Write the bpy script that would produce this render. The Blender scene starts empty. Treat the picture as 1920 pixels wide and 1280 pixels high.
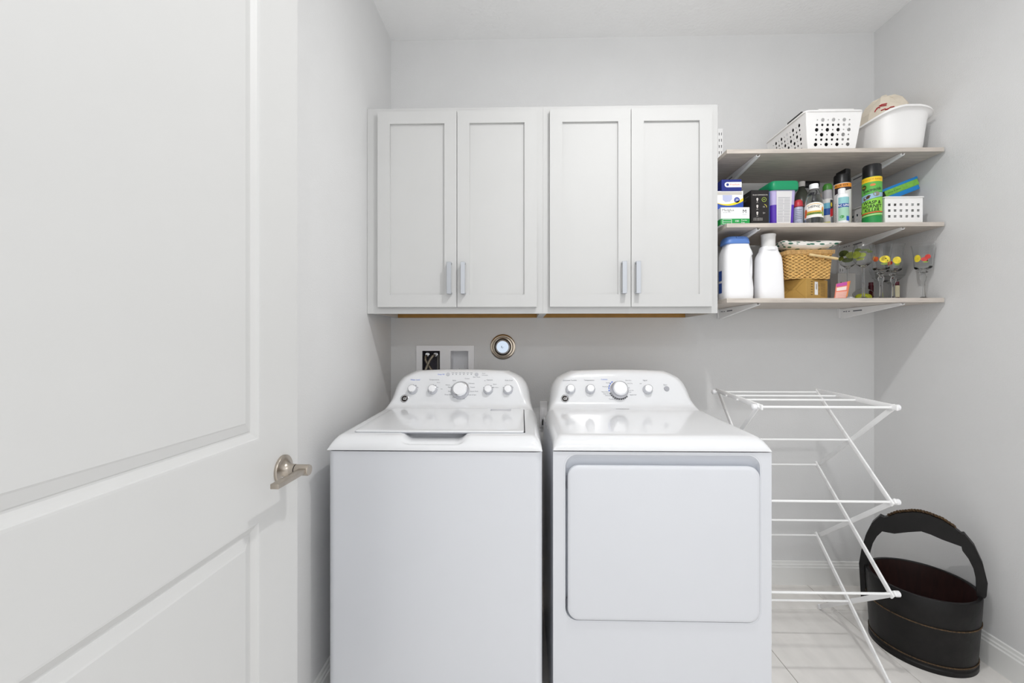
import bpy, bmesh, math, random
from mathutils import Matrix, Vector
random.seed(7)
S = bpy.context.scene
COL = S.collection
PI = math.pi

# ------------------------------------------------------------------ camera, world, lights, exposure
FPX = 800.0                                   # focal length in pixels of the 1920-wide frame
YAW = math.atan(19.1 / FPX)
SA, CA = math.sin(YAW), math.cos(YAW)
EYE = 1.25
cd = bpy.data.cameras.new('camera'); cam = bpy.data.objects.new('camera', cd); COL.objects.link(cam)
cd.sensor_width = 36; cd.lens = 36 * FPX / 1920; cd.clip_start = .01
cam.location = (0, 0, EYE); cam.rotation_euler = (PI / 2, 0, YAW)
S.camera = cam

w = bpy.data.worlds.new('world'); S.world = w; w.use_nodes = True
w.node_tree.nodes['Background'].inputs[0].default_value = (.98, .99, 1, 1)
w.node_tree.nodes['Background'].inputs[1].default_value = 1.04

def area(name, loc, size, power, rot=(0, 0, 0), color=(1, 1, 1), shape='DISK'):
    l = bpy.data.lights.new(name, 'AREA'); l.shape = shape; l.size = size; l.energy = power; l.color = color
    o = bpy.data.objects.new(name, l); o.location = loc; o.rotation_euler = rot; COL.objects.link(o)
    return o
def globe(name, loc, radius, power, color):
    l = bpy.data.lights.new(name, 'POINT'); l.shadow_soft_size = radius; l.energy = power; l.color = color
    o = bpy.data.objects.new(name, l); o.location = loc; COL.objects.link(o)
area('ceiling_lamp_light', (.56, .90, 2.74), .075, 10.5, color=(1, .995, .985))
globe('ceiling_lamp_glow', (.56, .90, 2.66), .045, 5, (1, .995, .985))
globe('hall_lamp_light', (.35, -1.15, 2.66), .06, 15, (.97, .985, 1))

S.view_settings.view_transform = 'Standard'; S.view_settings.look = 'None'
S.view_settings.gamma = 1; S.view_settings.use_curve_mapping = False
S.view_settings.exposure = 0.18
S.cycles.max_bounces = 12; S.cycles.diffuse_bounces = 6; S.cycles.transmission_bounces = 12
S.cycles.transparent_max_bounces = 12

# ------------------------------------------------------------------ measuring helpers (pixel -> place at a known depth)
def ray(px, py=640):
    u = (px - 960) / FPX; v = (640 - py) / FPX
    return Vector((u * CA - SA, CA + u * SA, v))
def at(px, py, Y):
    r = ray(px, py); return r * (Y / r.y) + Vector((0, 0, EYE))
def X(px, Y): return at(px, 640, Y).x
def H(py, px, Y): return at(px, py, Y).z
def on_plane(px, py, p0, n):
    r = ray(px, py); p = Vector(p0) - Vector((0, 0, EYE)); n = Vector(n)
    return r * (p.dot(n) / r.dot(n)) + Vector((0, 0, EYE))

# ------------------------------------------------------------------ materials
def lin(c):
    if isinstance(c, str):
        c = c.lstrip('#'); c = [int(c[i:i + 2], 16) for i in (0, 2, 4)]
    out = []
    for v in c:
        v = v / 255
        out.append(v / 12.92 if v <= .04045 else ((v + .055) / 1.055) ** 2.4)
    return tuple(out) + (1,)
MATS = {}
def M(name, col, rough=.5, metal=0, coat=0, var=.03, vscale=6, bump=None, trans=0, ior=1.45, spec=.5, stretch=None, sss=0):
    if name in MATS: return MATS[name]
    m = bpy.data.materials.new(name); m.use_nodes = True; nt = m.node_tree; n = nt.nodes; L = nt.links
    b = n['Principled BSDF']; c = lin(col)
    b.inputs['Roughness'].default_value = rough; b.inputs['Metallic'].default_value = metal
    b.inputs['Coat Weight'].default_value = coat; b.inputs['Coat Roughness'].default_value = .04
    b.inputs['Transmission Weight'].default_value = trans; b.inputs['IOR'].default_value = ior
    b.inputs['Specular IOR Level'].default_value = spec
    if sss:
        b.inputs['Subsurface Weight'].default_value = sss; b.inputs['Subsurface Scale'].default_value = .01
    tc = n.new('ShaderNodeTexCoord'); src = tc.outputs['Object']
    if stretch:
        mp = n.new('ShaderNodeMapping'); mp.inputs['Scale'].default_value = stretch
        L.new(src, mp.inputs['Vector']); src = mp.outputs['Vector']
    no = n.new('ShaderNodeTexNoise'); no.inputs['Scale'].default_value = vscale; no.inputs['Detail'].default_value = 5
    L.new(src, no.inputs['Vector'])
    r = n.new('ShaderNodeValToRGB'); r.color_ramp.elements[0].position = .3; r.color_ramp.elements[1].position = .7
    r.color_ramp.elements[0].color = tuple(max(0, x * (1 - var)) for x in c[:3]) + (1,)
    r.color_ramp.elements[1].color = tuple(min(1, x * (1 + var)) for x in c[:3]) + (1,)
    L.new(no.outputs['Fac'], r.inputs['Fac']); L.new(r.outputs['Color'], b.inputs['Base Color'])
    if bump:
        nb = n.new('ShaderNodeTexNoise'); nb.inputs['Scale'].default_value = bump[0]; nb.inputs['Detail'].default_value = bump[3] if len(bump) > 3 else 2
        L.new(tc.outputs['Object'], nb.inputs['Vector'])
        bp = n.new('ShaderNodeBump'); bp.inputs['Strength'].default_value = bump[1]; bp.inputs['Distance'].default_value = bump[2]
        L.new(nb.outputs['Fac'], bp.inputs['Height']); L.new(bp.outputs['Normal'], b.inputs['Normal'])
    MATS[name] = m
    return m
WALL = M('wall_paint', '#dbdbdb', .75, bump=(170, .35, .002), var=.01, spec=.3)
CEIL = M('ceiling_paint', '#f6f6f6', .85, bump=(70, .6, .004, 4), var=.01, spec=.2)
TRIM = M('white_trim_paint', '#e9e9e7', .4, var=.008)
DOORW = M('door_paint', '#d1d1d0', .5, var=.008)
CABW = M('cabinet_paint', '#cbcbca', .6, var=.008)
RAWWOOD = M('raw_wood', '#a98246', .6, var=.12, vscale=20, stretch=(1, 8, 8))
APPL = M('appliance_enamel', '#e6e7e9', .18, coat=.5, var=.006)
APPLF = M('appliance_front', '#d9dbe0', .3, coat=.25, var=.006)
APPLD = M('appliance_recess', '#d3d6dc', .35, var=.01)
GAPDARK = M('dark_gap', '#23252b', .6)
PLW = M('white_plastic', '#f2f2f4', .35, var=.01)
PLW2 = M('basket_plastic', '#f1f0ef', .4, var=.01)
CHROME = M('chrome', '#dcdde0', .12, metal=1, var=.02)
SILVER = M('pull_metal', '#c2c5ca', .3, metal=1, var=.03)
NICKEL = M('brushed_nickel', '#b5aca1', .3, metal=1, var=.05, vscale=60)
GREYPR = M('grey_print', '#7b7d84', .6)
DARKPR = M('dark_print', '#3a3a40', .6)
BLUEPR = M('blue_print', '#3d6bd6', .6)
BLACKPR = M('black_print', '#101013', .6)
WHITEPR = M('white_print', '#f5f5f5', .55)
BADGE = M('badge_dark', '#2b2523', .25, metal=.4)
SHELF = M('shelf_laminate', '#c5bcb3', .5, var=.14, vscale=9, stretch=(1.2, 10, 10))
METW = M('white_enamel_metal', '#f4f4f4', .35, var=.01)
LACQ = M('black_lacquer', '#0f0d0d', .45, spec=.35, var=.35, vscale=25, bump=(60, .15, .003))
INNER = M('dark_red_wood', '#2c1512', .6, var=.3, vscale=14, stretch=(6, 6, 1))
HOOP = M('twisted_hoop', '#4a3720', .55, var=.6, vscale=120)
GLASS = M('clear_glass', '#fbfcfc', .02, trans=1, ior=1.33, var=0)
BLK = M('black_plastic', '#141416', .35, var=.1)
FLOORT = M('floor_tile_stone', '#ece9e5', .35, var=.07, vscale=5, stretch=(2.5, .8, 1))
GROUT = M('tile_grout', '#9c9790', .8)

# ------------------------------------------------------------------ mesh helpers
def box(bm, x0, x1, y0, y1, z0, z1, bev=0, seg=2, mx=None):
    g = bmesh.ops.create_cube(bm, size=1)
    vs = g['verts']
    for v in vs:
        v.co = Vector(((x0 + x1) / 2 + v.co.x * (x1 - x0), (y0 + y1) / 2 + v.co.y * (y1 - y0), (z0 + z1) / 2 + v.co.z * (z1 - z0)))
    if bev:
        es = list({e for v in vs for e in v.link_edges})
        r = bmesh.ops.bevel(bm, geom=es, offset=bev, segments=seg, profile=.5, affect='EDGES')
        vs = list({v for f in r['faces'] for v in f.verts} | {v for v in vs if v.is_valid})
    if mx is not None:
        for v in vs: v.co = mx @ v.co
    return bm
def NB(): return bmesh.new()
def bx(*a, **k): return box(NB(), *a, **k)
def loft(bm, rings, cap0=True, cap1=True, closed=True):
    R = [[bm.verts.new(p) for p in r] for r in rings]
    n = len(R[0])
    for a, b in zip(R, R[1:]):
        for i in range(n if closed else n - 1):
            j = (i + 1) % n
            bm.faces.new((a[i], a[j], b[j], b[i]))
    if cap0: bm.faces.new(list(reversed(R[0])))
    if cap1: bm.faces.new(R[-1])
    return bm
def lathe(bm, prof, cx=0, cy=0, seg=32, mx=None):
    rows = []
    for r, z in prof:
        if r <= 1e-6:
            p = Vector((cx, cy, z)); rows.append([bm.verts.new(mx @ p if mx else p)])
        else:
            row = []
            for i in range(seg):
                a = 2 * PI * i / seg; p = Vector((cx + r * math.cos(a), cy + r * math.sin(a), z))
                row.append(bm.verts.new(mx @ p if mx else p))
            rows.append(row)
    for a, b in zip(rows, rows[1:]):
        for i in range(seg):
            j = (i + 1) % seg
            if len(a) == 1 and len(b) == 1: continue
            if len(a) == 1: bm.faces.new((a[0], b[j], b[i]))
            elif len(b) == 1: bm.faces.new((a[i], a[j], b[0]))
            else: bm.faces.new((a[i], a[j], b[j], b[i]))
    return bm
def tube(bm, pts, r, seg=8, closed=False, caps=True):
    pts = [Vector(p) for p in pts]; n = len(pts); rings = []; up = None
    for i, p in enumerate(pts):
        if closed: t = pts[(i + 1) % n] - pts[i - 1]
        else: t = pts[min(i + 1, n - 1)] - pts[max(i - 1, 0)]
        t.normalize()
        if up is None:
            up = Vector((0, 0, 1)) if abs(t.z) < .9 else Vector((1, 0, 0))
        s = t.cross(up).normalized(); up = s.cross(t).normalized()
        rr = r[i] if isinstance(r, (list, tuple)) else r
        rings.append([p + (s * math.cos(2 * PI * k / seg) + up * math.sin(2 * PI * k / seg)) * rr for k in range(seg)])
    if closed: rings.append(rings[0])
    R = [[bm.verts.new(q) for q in rg] for rg in (rings[:-1] if closed else rings)]
    if closed: R.append(R[0])
    for a, b in zip(R, R[1:]):
        for i in range(seg):
            j = (i + 1) % seg; bm.faces.new((a[i], a[j], b[j], b[i]))
    if caps and not closed:
        bm.faces.new(list(reversed(R[0]))); bm.faces.new(R[-1])
    return bm
def bar(bm, p, q, wd, th, side, bev=.002):
    p = Vector(p); q = Vector(q); t = (q - p); ln = t.length; t.normalize()
    s = Vector(side); s = (s - t * s.dot(t)).normalized(); u = t.cross(s)
    mx = Matrix((t, s, u)).transposed().to_4x4(); mx.translation = p
    return box(bm, 0, ln, -th / 2, th / 2, -wd / 2, wd / 2, bev, 2, mx)
def sring(cx, cy, z, hx, hy, n=5, k=48, zf=None):
    out = []
    for i in range(k):
        a = 2 * PI * (i + .5) / k; c, s = math.cos(a), math.sin(a)
        x = hx * math.copysign(abs(c) ** (2 / n), c); y = hy * math.copysign(abs(s) ** (2 / n), s)
        out.append(Vector((cx + x, cy + y, z + (zf(x / hx, y / hy) if zf else 0))))
    return out
def circ(cx, cy, r, n=14, rot=0): return [(cx + r * math.cos(2 * PI * i / n + rot), cy + r * math.sin(2 * PI * i / n + rot)) for i in range(n)]
def rect(x0, x1, y0, y1): return [(x0, y0), (x1, y0), (x1, y1), (x0, y1)]
def rrect2(x0, x1, y0, y1, r, n=6):
    out = []
    for cx, cy, a0 in ((x1 - r, y0 + r, -90), (x1 - r, y1 - r, 0), (x0 + r, y1 - r, 90), (x0 + r, y0 + r, 180)):
        for i in range(n + 1):
            a = math.radians(a0 + 90 * i / n); out.append((cx + r * math.cos(a), cy + r * math.sin(a)))
    return out
def _tomesh(cu):
    o = bpy.data.objects.new('tmp', cu); COL.objects.link(o)
    dg = bpy.context.evaluated_depsgraph_get(); dg.update()
    me = bpy.data.meshes.new_from_object(o.evaluated_get(dg))
    bpy.data.objects.remove(o); bpy.data.curves.remove(cu)
    return me
def plate(bm, outer, holes, th, mx):
    """flat plate with real holes: outline and holes in a plane, thickness th, placed by mx"""
    cu = bpy.data.curves.new('t', 'CURVE'); cu.dimensions = '2D'; cu.fill_mode = 'BOTH'; cu.extrude = th / 2
    for poly in [outer] + list(holes):
        sp = cu.splines.new('POLY'); sp.points.add(len(poly) - 1); sp.use_cyclic_u = True
        for p, q in zip(sp.points, poly): p.co = (q[0], q[1], 0, 1)
    me = _tomesh(cu); me.transform(mx); bm.from_mesh(me); bpy.data.meshes.remove(me)
    return bm
_TX = {}
def txt_data(s, size, align='CENTER', squash=1, shear=0, bold=0):
    k = (s, size, align, squash, shear, bold)
    if k not in _TX:
        cu = bpy.data.curves.new('t', 'FONT'); cu.body = s; cu.size = size; cu.align_x = align; cu.align_y = 'CENTER'; cu.resolution_u = 2; cu.shear = shear; cu.offset = bold * size
        me = _tomesh(cu)
        _TX[k] = ([(v.co.x * squash, v.co.y) for v in me.vertices], [tuple(p.vertices) for p in me.polygons]); bpy.data.meshes.remove(me)
    return _TX[k]
def flat(bm, data, fn):
    vs = [bm.verts.new(fn(x, y)) for x, y in data[0]]
    for f in data[1]:
        try: bm.faces.new([vs[i] for i in f])
        except ValueError: pass
    return bm
def frontf(cx, Y, cz): return lambda x, y: Vector((cx + x, Y, cz + y))
def cylf(cx, cy, r, z, th0=0, arch=0): return lambda x, y: Vector((cx + r * math.sin(x / r + th0), cy - r * math.cos(x / r + th0), z + y - arch * x * x))
def cylpatch(bm, cx, cy, r, z0, z1, a0, a1, n=20, zf0=None, zf1=None):
    A = []; B = []
    for i in range(n + 1):
        t = i / n; a = a0 + (a1 - a0) * t
        x, y = cx + r * math.sin(a), cy - r * math.cos(a)
        A.append(bm.verts.new((x, y, zf0(t) if zf0 else z0))); B.append(bm.verts.new((x, y, zf1(t) if zf1 else z1)))
    for i in range(n): bm.faces.new((A[i], A[i + 1], B[i + 1], B[i]))
    return bm
def rectF(bm, x0, x1, z0, z1, Y):
    bm.faces.new([bm.verts.new(p) for p in ((x0, Y, z0), (x1, Y, z0), (x1, Y, z1), (x0, Y, z1))]); return bm
def ellF(bm, cx, cz, rx, rz, Y, n=20):
    bm.faces.new([bm.verts.new((cx + rx * math.cos(2 * PI * i / n), Y, cz + rz * math.sin(2 * PI * i / n))) for i in range(n)]); return bm
def polyF(bm, pts, Y):
    bm.faces.new([bm.verts.new((x, Y, z)) for x, z in pts]); return bm
def ringF(bm, c, r0, r1, ux, uy, a0=0, a1=2 * PI, n=24):
    prev = None
    for i in range(n + 1):
        a = a0 + (a1 - a0) * i / n; d = ux * math.cos(a) + uy * math.sin(a)
        cur = (bm.verts.new(c + d * r0), bm.verts.new(c + d * r1))
        if prev: bm.faces.new((prev[0], prev[1], cur[1], cur[0]))
        prev = cur
    return bm

# ------------------------------------------------------------------ objects
WM = {}
def thing(name, label, cat, loc=(0, 0, 0), rz=0, group=None):
    o = bpy.data.objects.new(name, None); COL.objects.link(o); o.empty_display_size = .05
    o.location = loc; o.rotation_euler = (0, 0, rz)
    o['label'] = label; o['category'] = cat
    if group: o['group'] = group
    WM[o] = Matrix.Translation(loc) @ Matrix.Rotation(rz, 4, 'Z')
    return o
def _mesh(name, bm, mat, smooth, ang):
    bmesh.ops.recalc_face_normals(bm, faces=bm.faces[:]) if smooth is not None else None
    if smooth:
        for f in bm.faces: f.smooth = True
        for e in bm.edges:
            if len(e.link_faces) == 2 and e.calc_face_angle(0) > ang: e.smooth = False
    me = bpy.data.meshes.new(name); bm.to_mesh(me); bm.free()
    me.materials.append(mat)
    return me
def part(name, bm, mat, parent, label=None, smooth=True, ang=math.radians(38), stuff=False):
    """bm in world coordinates; stored in the parent's frame"""
    me = _mesh(name, bm, mat, smooth, ang)
    me.transform(WM[parent].inverted())
    o = bpy.data.objects.new(name, me); COL.objects.link(o); o.parent = parent; WM[o] = WM[parent]
    if label: o['label'] = label
    if stuff or name == 'lettering': o['kind'] = 'stuff'
    return o
def solo(name, bm, mat, label, cat, group=None, smooth=True, ang=math.radians(38)):
    me = _mesh(name, bm, mat, smooth, ang)
    co = [v.co for v in me.vertices]
    loc = Vector(((min(c.x for c in co) + max(c.x for c in co)) / 2, (min(c.y for c in co) + max(c.y for c in co)) / 2, min(c.z for c in co)))
    me.transform(Matrix.Translation(-loc))
    o = bpy.data.objects.new(name, me); COL.objects.link(o); o.location = loc; WM[o] = Matrix.Translation(loc)
    o['label'] = label; o['category'] = cat
    if group: o['group'] = group
    return o
def struct(name, bm, mat, parent=None, smooth=False):
    me = _mesh(name, bm, mat, smooth, math.radians(38))
    o = bpy.data.objects.new(name, me); COL.objects.link(o); WM[o] = Matrix.Identity(4)
    if parent:
        me.transform(WM[parent].inverted()); o.parent = parent; WM[o] = WM[parent]
    else: o['kind'] = 'structure'
    return o
FACE = Matrix(((1, 0, 0, 0), (0, 0, -1, 0), (0, 1, 0, 0), (0, 0, 0, 1)))   # plane xy -> world xz, facing -Y
def facing(Y): 
    m = FACE.copy(); m.translation = (0, Y, 0); return m

# ------------------------------------------------------------------ room
XL, XR, YB, ZC, YF = -.694, 1.812, 2.241, 2.84, .17
b = plate(NB(), rect(XL - .1, XR + .1, 0, ZC), [rect(-.540, -.268, .99, 1.214)], .1, facing(YB + .05))
struct('wall_back', b, WALL)
struct('wall_left', bx(XL - .1, XL, .05, YB, 0, ZC), WALL)
struct('wall_right', bx(XR, XR + .1, .05, YB, 0, ZC), WALL)
struct('ceiling', bx(XL - .1, XR + .1, -1.6, YB + .1, ZC, ZC + .1), CEIL)
fl = struct('floor', bx(XL - .1, XR + .1, -1.6, YB + .1, -.06, -.0025), GROUT)
T, GX, GY = .4515, 1.011, 2.0235
for i in range(-4, 3):
    for j in range(-1, 8):
        x0, x1 = GX + i * T, GX + (i + 1) * T
        y1, y0 = GY - j * T, GY - (j + 1) * T
        x0, x1, y0, y1 = max(x0, XL), min(x1, XR), max(y0, -1.58), min(y1, YB)
        if x1 - x0 > .02 and y1 - y0 > .02:
            struct('floor_tile', bx(x0 + .0013, x1 - .0013, y0 + .0013, y1 - .0013, -.008, 0, .0008, 1), FLOORT, fl)
def baseprof(t): return [(0, 0), (t, 0), (t, .088), (t * .72, .0925), (t * .72, .1), (t * .45, .105), (t * .4, .1155), (0, .118)]
def base(name, p, q, nrm):
    p, q, nrm = Vector(p), Vector(q), Vector(nrm)
    return struct(name, loft(NB(), [[p + nrm * a + Vector((0, 0, z)) for a, z in baseprof(.015)], [q + nrm * a + Vector((0, 0, z)) for a, z in baseprof(.015)]]), TRIM)
base('baseboard_back', (XL, YB, 0), (XR, YB, 0), (0, -1, 0))
base('baseboard_left', (XL, .17, 0), (XL, YB - .015, 0), (1, 0, 0))
base('baseboard_right', (XR, .17, 0), (XR, YB - .015, 0), (-1, 0, 0))
# door, swung open along the left wall
D0 = Vector((-.545, 1.022, 0)); dd = Vector((.0199, 1, 0)).normalized(); dn = Vector((dd.y, -dd.x, 0))
DW, DH = .83, 2.42
def dpt(s, z, off=0): return D0 - dd * (DW - s) + dn * off + Vector((0, 0, z))    # s from hinge to latch edge
door = bpy.data.objects.new('door_1', None); COL.objects.link(door); door.location = dpt(0, 0); door['kind'] = 'structure'; WM[door] = Matrix.Translation(door.location)
PAN = [(.142, DW - .142, 1.044, 2.27), (.142, DW - .142, .20, .877)]
dmx = Matrix((dd, Vector((0, 0, 1)), dn)).transposed().to_4x4(); dmx.translation = dpt(0, 0, -.0175)
b = plate(NB(), rect(0, DW, .012, DH), [rect(*p) for p in PAN], .035, dmx)
struct('door_slab', b, DOORW, door)
for p in PAN:
    rings = []
    for ins, off in ((0, 0), (.004, -.0005), (.006, -.003), (.013, -.007), (.018, -.0095), (.021, -.0095), (.023, -.008), (.040, -.0035), (.043, -.002), (.045, -.002)):
        rings.append([dpt(s, z, off) for s, z in ((p[0] + ins, p[2] + ins), (p[1] - ins, p[2] + ins), (p[1] - ins, p[3] - ins), (p[0] + ins, p[3] - ins))])
    o = struct('door_panel', loft(NB(), rings, cap0=False), DOORW, door)
# lever set
hc = dpt(DW - .062, .958)
def hax(off, s=0, z=0): return hc + dn * off + dd * s + Vector((0, 0, z))
lm = Matrix((dd, Vector((0, 0, 1)), dn)).transposed().to_4x4(); lm.translation = hc
hd = struct('door_handle', lathe(NB(), [(0, 0), (.0335, 0), (.0335, .0045), (.0325, .006), (.026, .0075), (.0195, .0105), (.0155, .015), (.0135, .021), (.0128, .030), (0, .030)], seg=40, mx=lm), NICKEL, door, True)
struct('neck_ring', lathe(NB(), [(0, .029), (.0108, .029), (.0108, .0325), (0, .0325)], seg=32, mx=lm), GAPDARK, hd, True)
struct('lever_hub', lathe(NB(), [(0, .032), (.0125, .032), (.0125, .060), (.0115, .063), (0, .063)], seg=32, mx=lm), NICKEL, hd, True)
b = NB(); bar(b, hax(.052, .004, .001), hax(.052, -.116, .001), .0105, .0175, dn, .0012)
struct('lever', b, NICKEL, hd, True)
struct('set_screw', lathe(NB(), [(0, 0), (.0022, 0), (.0022, .012), (0, .0125)], seg=12, mx=lm @ Matrix.Translation((-.018, -.012, 0))), CHROME, hd, True)
for hz in (.25, 1.2, 2.15):
    b = NB(); lathe(b, [(0, hz - .05), (.007, hz - .05), (.007, hz + .05), (0, hz + .05)], *(dpt(-.006, 0, .004).xy), seg=12)
    struct('hinge', b, NICKEL, door, True)

# ------------------------------------------------------------------ wall cabinets
CZ0, CZ1, CY = 1.374, 2.289, 1.893
def cabinet(x0, x1, doors, label, left_filler=0):
    t = thing('wall_cabinet', label, 'cabinet', ((x0 + x1) / 2, YB, CZ0))
    b = NB()
    box(b, x0 + left_filler, x0 + left_filler + .016, CY + .019, YB - .002, CZ0, CZ1)
    box(b, x1 - .016, x1, CY + .019, YB - .002, CZ0, CZ1)
    box(b, x0 + left_filler + .016, x1 - .016, CY + .019, YB - .002, CZ1 - .016, CZ1)
    part('carcass', b, CABW, t, smooth=False)
    b = NB(); box(b, x0 + left_filler + .016, x1 - .016, CY + .019, YB - .018, CZ0 + .022, CZ0 + .036)
    box(b, x0 + left_filler + .016, x1 - .016, YB - .018, YB - .002, CZ0 + .0005, CZ1 - .016)
    part('bottom_panel', b, RAWWOOD, t, label='unpainted wooden underside', smooth=False)
    b = plate(NB(), rect(x0 + .0001, x1 - .0001, CZ0, CZ1), [rect(x0 + .05, x1 - .035, CZ0 + .04, CZ1 - .04)], .019, facing(CY + .0095))
    part('face_frame', b, CABW, t, smooth=False)
    for d0, d1, hx in doors:
        z0, z1 = 1.402, 2.266; st = .0545
        b = plate(NB(), rect(d0, d1, z0, z1), [rect(d0 + st, d1 - st, z0 + st, z1 - st)], .019, facing(CY - .0105))
        dr = part('cabinet_door', b, CABW, t, smooth=False)
        part('door_panel', bx(d0 + st - .002, d1 - st + .002, CY - .010, CY - .004, z0 + st - .002, z1 - st + .002), CABW, dr, smooth=False)
        yf = CY - .020
        hz0, hz1 = H(550.5, 960, 1.85), H(490.5, 960, 1.85)
        b = NB()
        box(b, hx - .0098, hx + .0098, yf - .030, yf - .023, hz0, hz1, .0008, 1)
        box(b, hx - .0098, hx + .0098, yf - .024, yf, hz1 - .0075, hz1 - .0004, .0008, 1)
        box(b, hx - .0098, hx + .0098, yf - .024, yf, hz0 + .0004, hz0 + .0075, .0008, 1)
        part('pull_handle', b, SILVER, dr, smooth=True)
    return t
cabinet(XL + .001, .0919, [(-.640, -.2885, X(842, 1.85)), (-.286, .0645, X(868, 1.85))], 'white two-door wall cabinet over the washer, touching the left wall', .025)
cabinet(.0921, .857, [(.1215, .4735, X(1171.5, 1.845)), (.476, .8255, X(1197.5, 1.845))], 'white two-door wall cabinet over the dryer, beside the open shelves')

# ------------------------------------------------------------------ supply box with hoses
t = thing('laundry_outlet_box', 'white recessed water outlet box in the wall above the washer', 'outlet box', (-.404, YB, 1.0))
bx0, bx1, bz0, bz1 = -.556, -.252, .975, 1.2285
WN = [rect(X(792.5, YB), X(825.5, YB), 1.0, H(657.5, 810, YB)), rect(X(845.5, YB), X(878.5, YB), 1.0, H(657.5, 860, YB))]
part('faceplate', plate(NB(), rect(bx0, bx1, bz0, bz1), WN, .010, facing(YB - .0055)), PLW, t, smooth=False)
for k, wn in enumerate(WN):
    x0, x1, z0, z1 = wn[0][0], wn[1][0], wn[0][1], wn[2][1]
    b = NB(); dpth = .075
    for a in ((x0 - .004, x0, YB, YB + dpth, z0, z1), (x1, x1 + .004, YB, YB + dpth, z0, z1), (x0 - .004, x1 + .004, YB, YB + dpth, z1, z1 + .004), (x0 - .004, x1 + .004, YB, YB + dpth, z0 - .004, z0), (x0, x1, YB + dpth - .004, YB + dpth, z0, z1)):
        box(b, *a)
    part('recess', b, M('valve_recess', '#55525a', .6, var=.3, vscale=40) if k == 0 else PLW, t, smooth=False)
BRAID = M('braided_hose', '#8f8779', .4, metal=.7, var=.4, vscale=220)
for hp, y0 in (([(802, 664.5), (798, 668.5), (798, 675), (803, 684), (809.5, 694), (813, 706)], 0), ([(817.5, 664.5), (811, 667.5), (805.5, 676), (801, 686), (797, 696), (794, 708)], -.016)):
    c = at(*hp[0], YB + .02)
    v = part('valve', lathe(NB(), [(0, 0), (.0115, 0), (.0115, .010), (.009, .011), (.009, .016), (0, .016)], seg=20, mx=Matrix.Translation(c) @ Matrix.Rotation(PI / 2, 4, 'X')), CHROME, t)
    pts = [at(px, py, YB + yy + y0 * (k > 0)) for k, ((px, py), yy) in enumerate(zip(hp, (.02, -.006, -.012, -.014, -.02, -.03)))]
    part('supply_hose', tube(NB(), pts, .0065, 10), BRAID, t)
part('pipe', tube(NB(), [at(821.5, 664, YB + .045), at(821.5, 664, YB + .045) - Vector((0, 0, .14))], .006, 10), M('grey_pipe', '#9a9690', .5), t)
dh = at(862, 700, YB + .02)
part('drain_hose', tube(NB(), [dh + Vector((0, .01, -.06)), dh + Vector((0, 0, -.02)), dh + Vector((0, -.025, .014)), dh + Vector((0, -.05, .0)), dh + Vector((0, -.06, -.12)), dh + Vector((0, -.06, -.3))], .013, 12), M('grey_hose', '#4b4b4f', .6), t)
# round chrome sidewall sprinkler in its cup
c = at(943, 650, YB - .001); mx = Matrix.Translation(c) @ Matrix.Rotation(PI / 2, 4, 'X')
t = thing('fire_sprinkler', 'round chrome sidewall fire sprinkler in its cup below the cabinets', 'sprinkler', c)
part('escutcheon', lathe(NB(), [(.035, .0), (.066, 0), (.066, .0035), (.063, .006), (.056, .0065), (.054, .012), (.049, .020), (.044, .021), (.042, .017), (.041, .002)], seg=56, mx=mx), M('champagne_chrome', '#cfc3b3', .16, metal=1), t)
part('cup', lathe(NB(), [(0, .001), (.0405, .001), (.0415, .016), (.0385, .017), (.036, .006), (0, .005)], seg=48, mx=mx), GAPDARK, t)  # dark colour stands in for shade in the gap round the sprinkler body
part('sprinkler_body', lathe(NB(), [(0, .005), (.0385, .005), (.040, .022), (.036, .030), (.032, .034), (0, .034)], seg=40, mx=mx @ Matrix.Translation((0, 0, 0))), CHROME, t)
part('deflector', lathe(NB(), [(0, .034), (.0305, .034), (.0315, .037), (.0305, .039), (.007, .0395), (.0065, .042), (.004, .0425), (.0035, .041), (0, .041)], seg=40, mx=mx), M('blue_chrome', '#c8d4e2', .1, metal=1), t)
# receptacle between the machines
t = thing('wall_receptacle', 'white wall socket low between the washer and the dryer', 'socket', (X(1018, YB), YB, .9))
part('cover_plate', bx(X(1012, YB), X(1026, YB), YB - .008, YB - .0005, H(800, 1018, YB), H(752, 1018, YB), .002), PLW, t)
part('socket_face', bx(X(1015, YB), X(1023, YB), YB - .011, YB - .008, H(785, 1018, YB), H(764, 1018, YB), .001), PLW, t)
part('plug', bx(X(1016, YB), X(1022, YB), YB - .03, YB - .011, H(795, 1018, YB), H(785, 1018, YB), .003), BLK, t)

# ------------------------------------------------------------------ washer and dryer
HS = .904
YBK = 2.0
def bez(p0, p1, p2, n):
    return [((1 - t) ** 2 * p0[0] + 2 * (1 - t) * t * p1[0] + t * t * p2[0], (1 - t) ** 2 * p0[1] + 2 * (1 - t) * t * p1[1] + t * t * p2[1]) for t in [i / n for i in range(1, n + 1)]]
F0, F1 = (1.882, .985), (1.928, 1.088)               # console face, bottom and top in (Y, height)
def lerp_tab(tab, v):
    if v <= tab[0][0]: return tab[0][1]
    for (a, fa), (b_, fb) in zip(tab, tab[1:]):
        if v <= b_: return fa + (fb - fa) * (v - a) / (b_ - a)
    return tab[-1][1]
def sst(a, b_, v):
    t = min(1, max(0, (v - a) / (b_ - a))); return t * t * (3 - 2 * t)
from mathutils.bvhtree import BVHTree
TREE = [None]
def drape(b):
    for v in b.verts:
        hit = TREE[0].ray_cast(v.co + FN * .03, -FN)
        if hit[0]: v.co = hit[0] + FN * .0007
    return b
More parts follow.
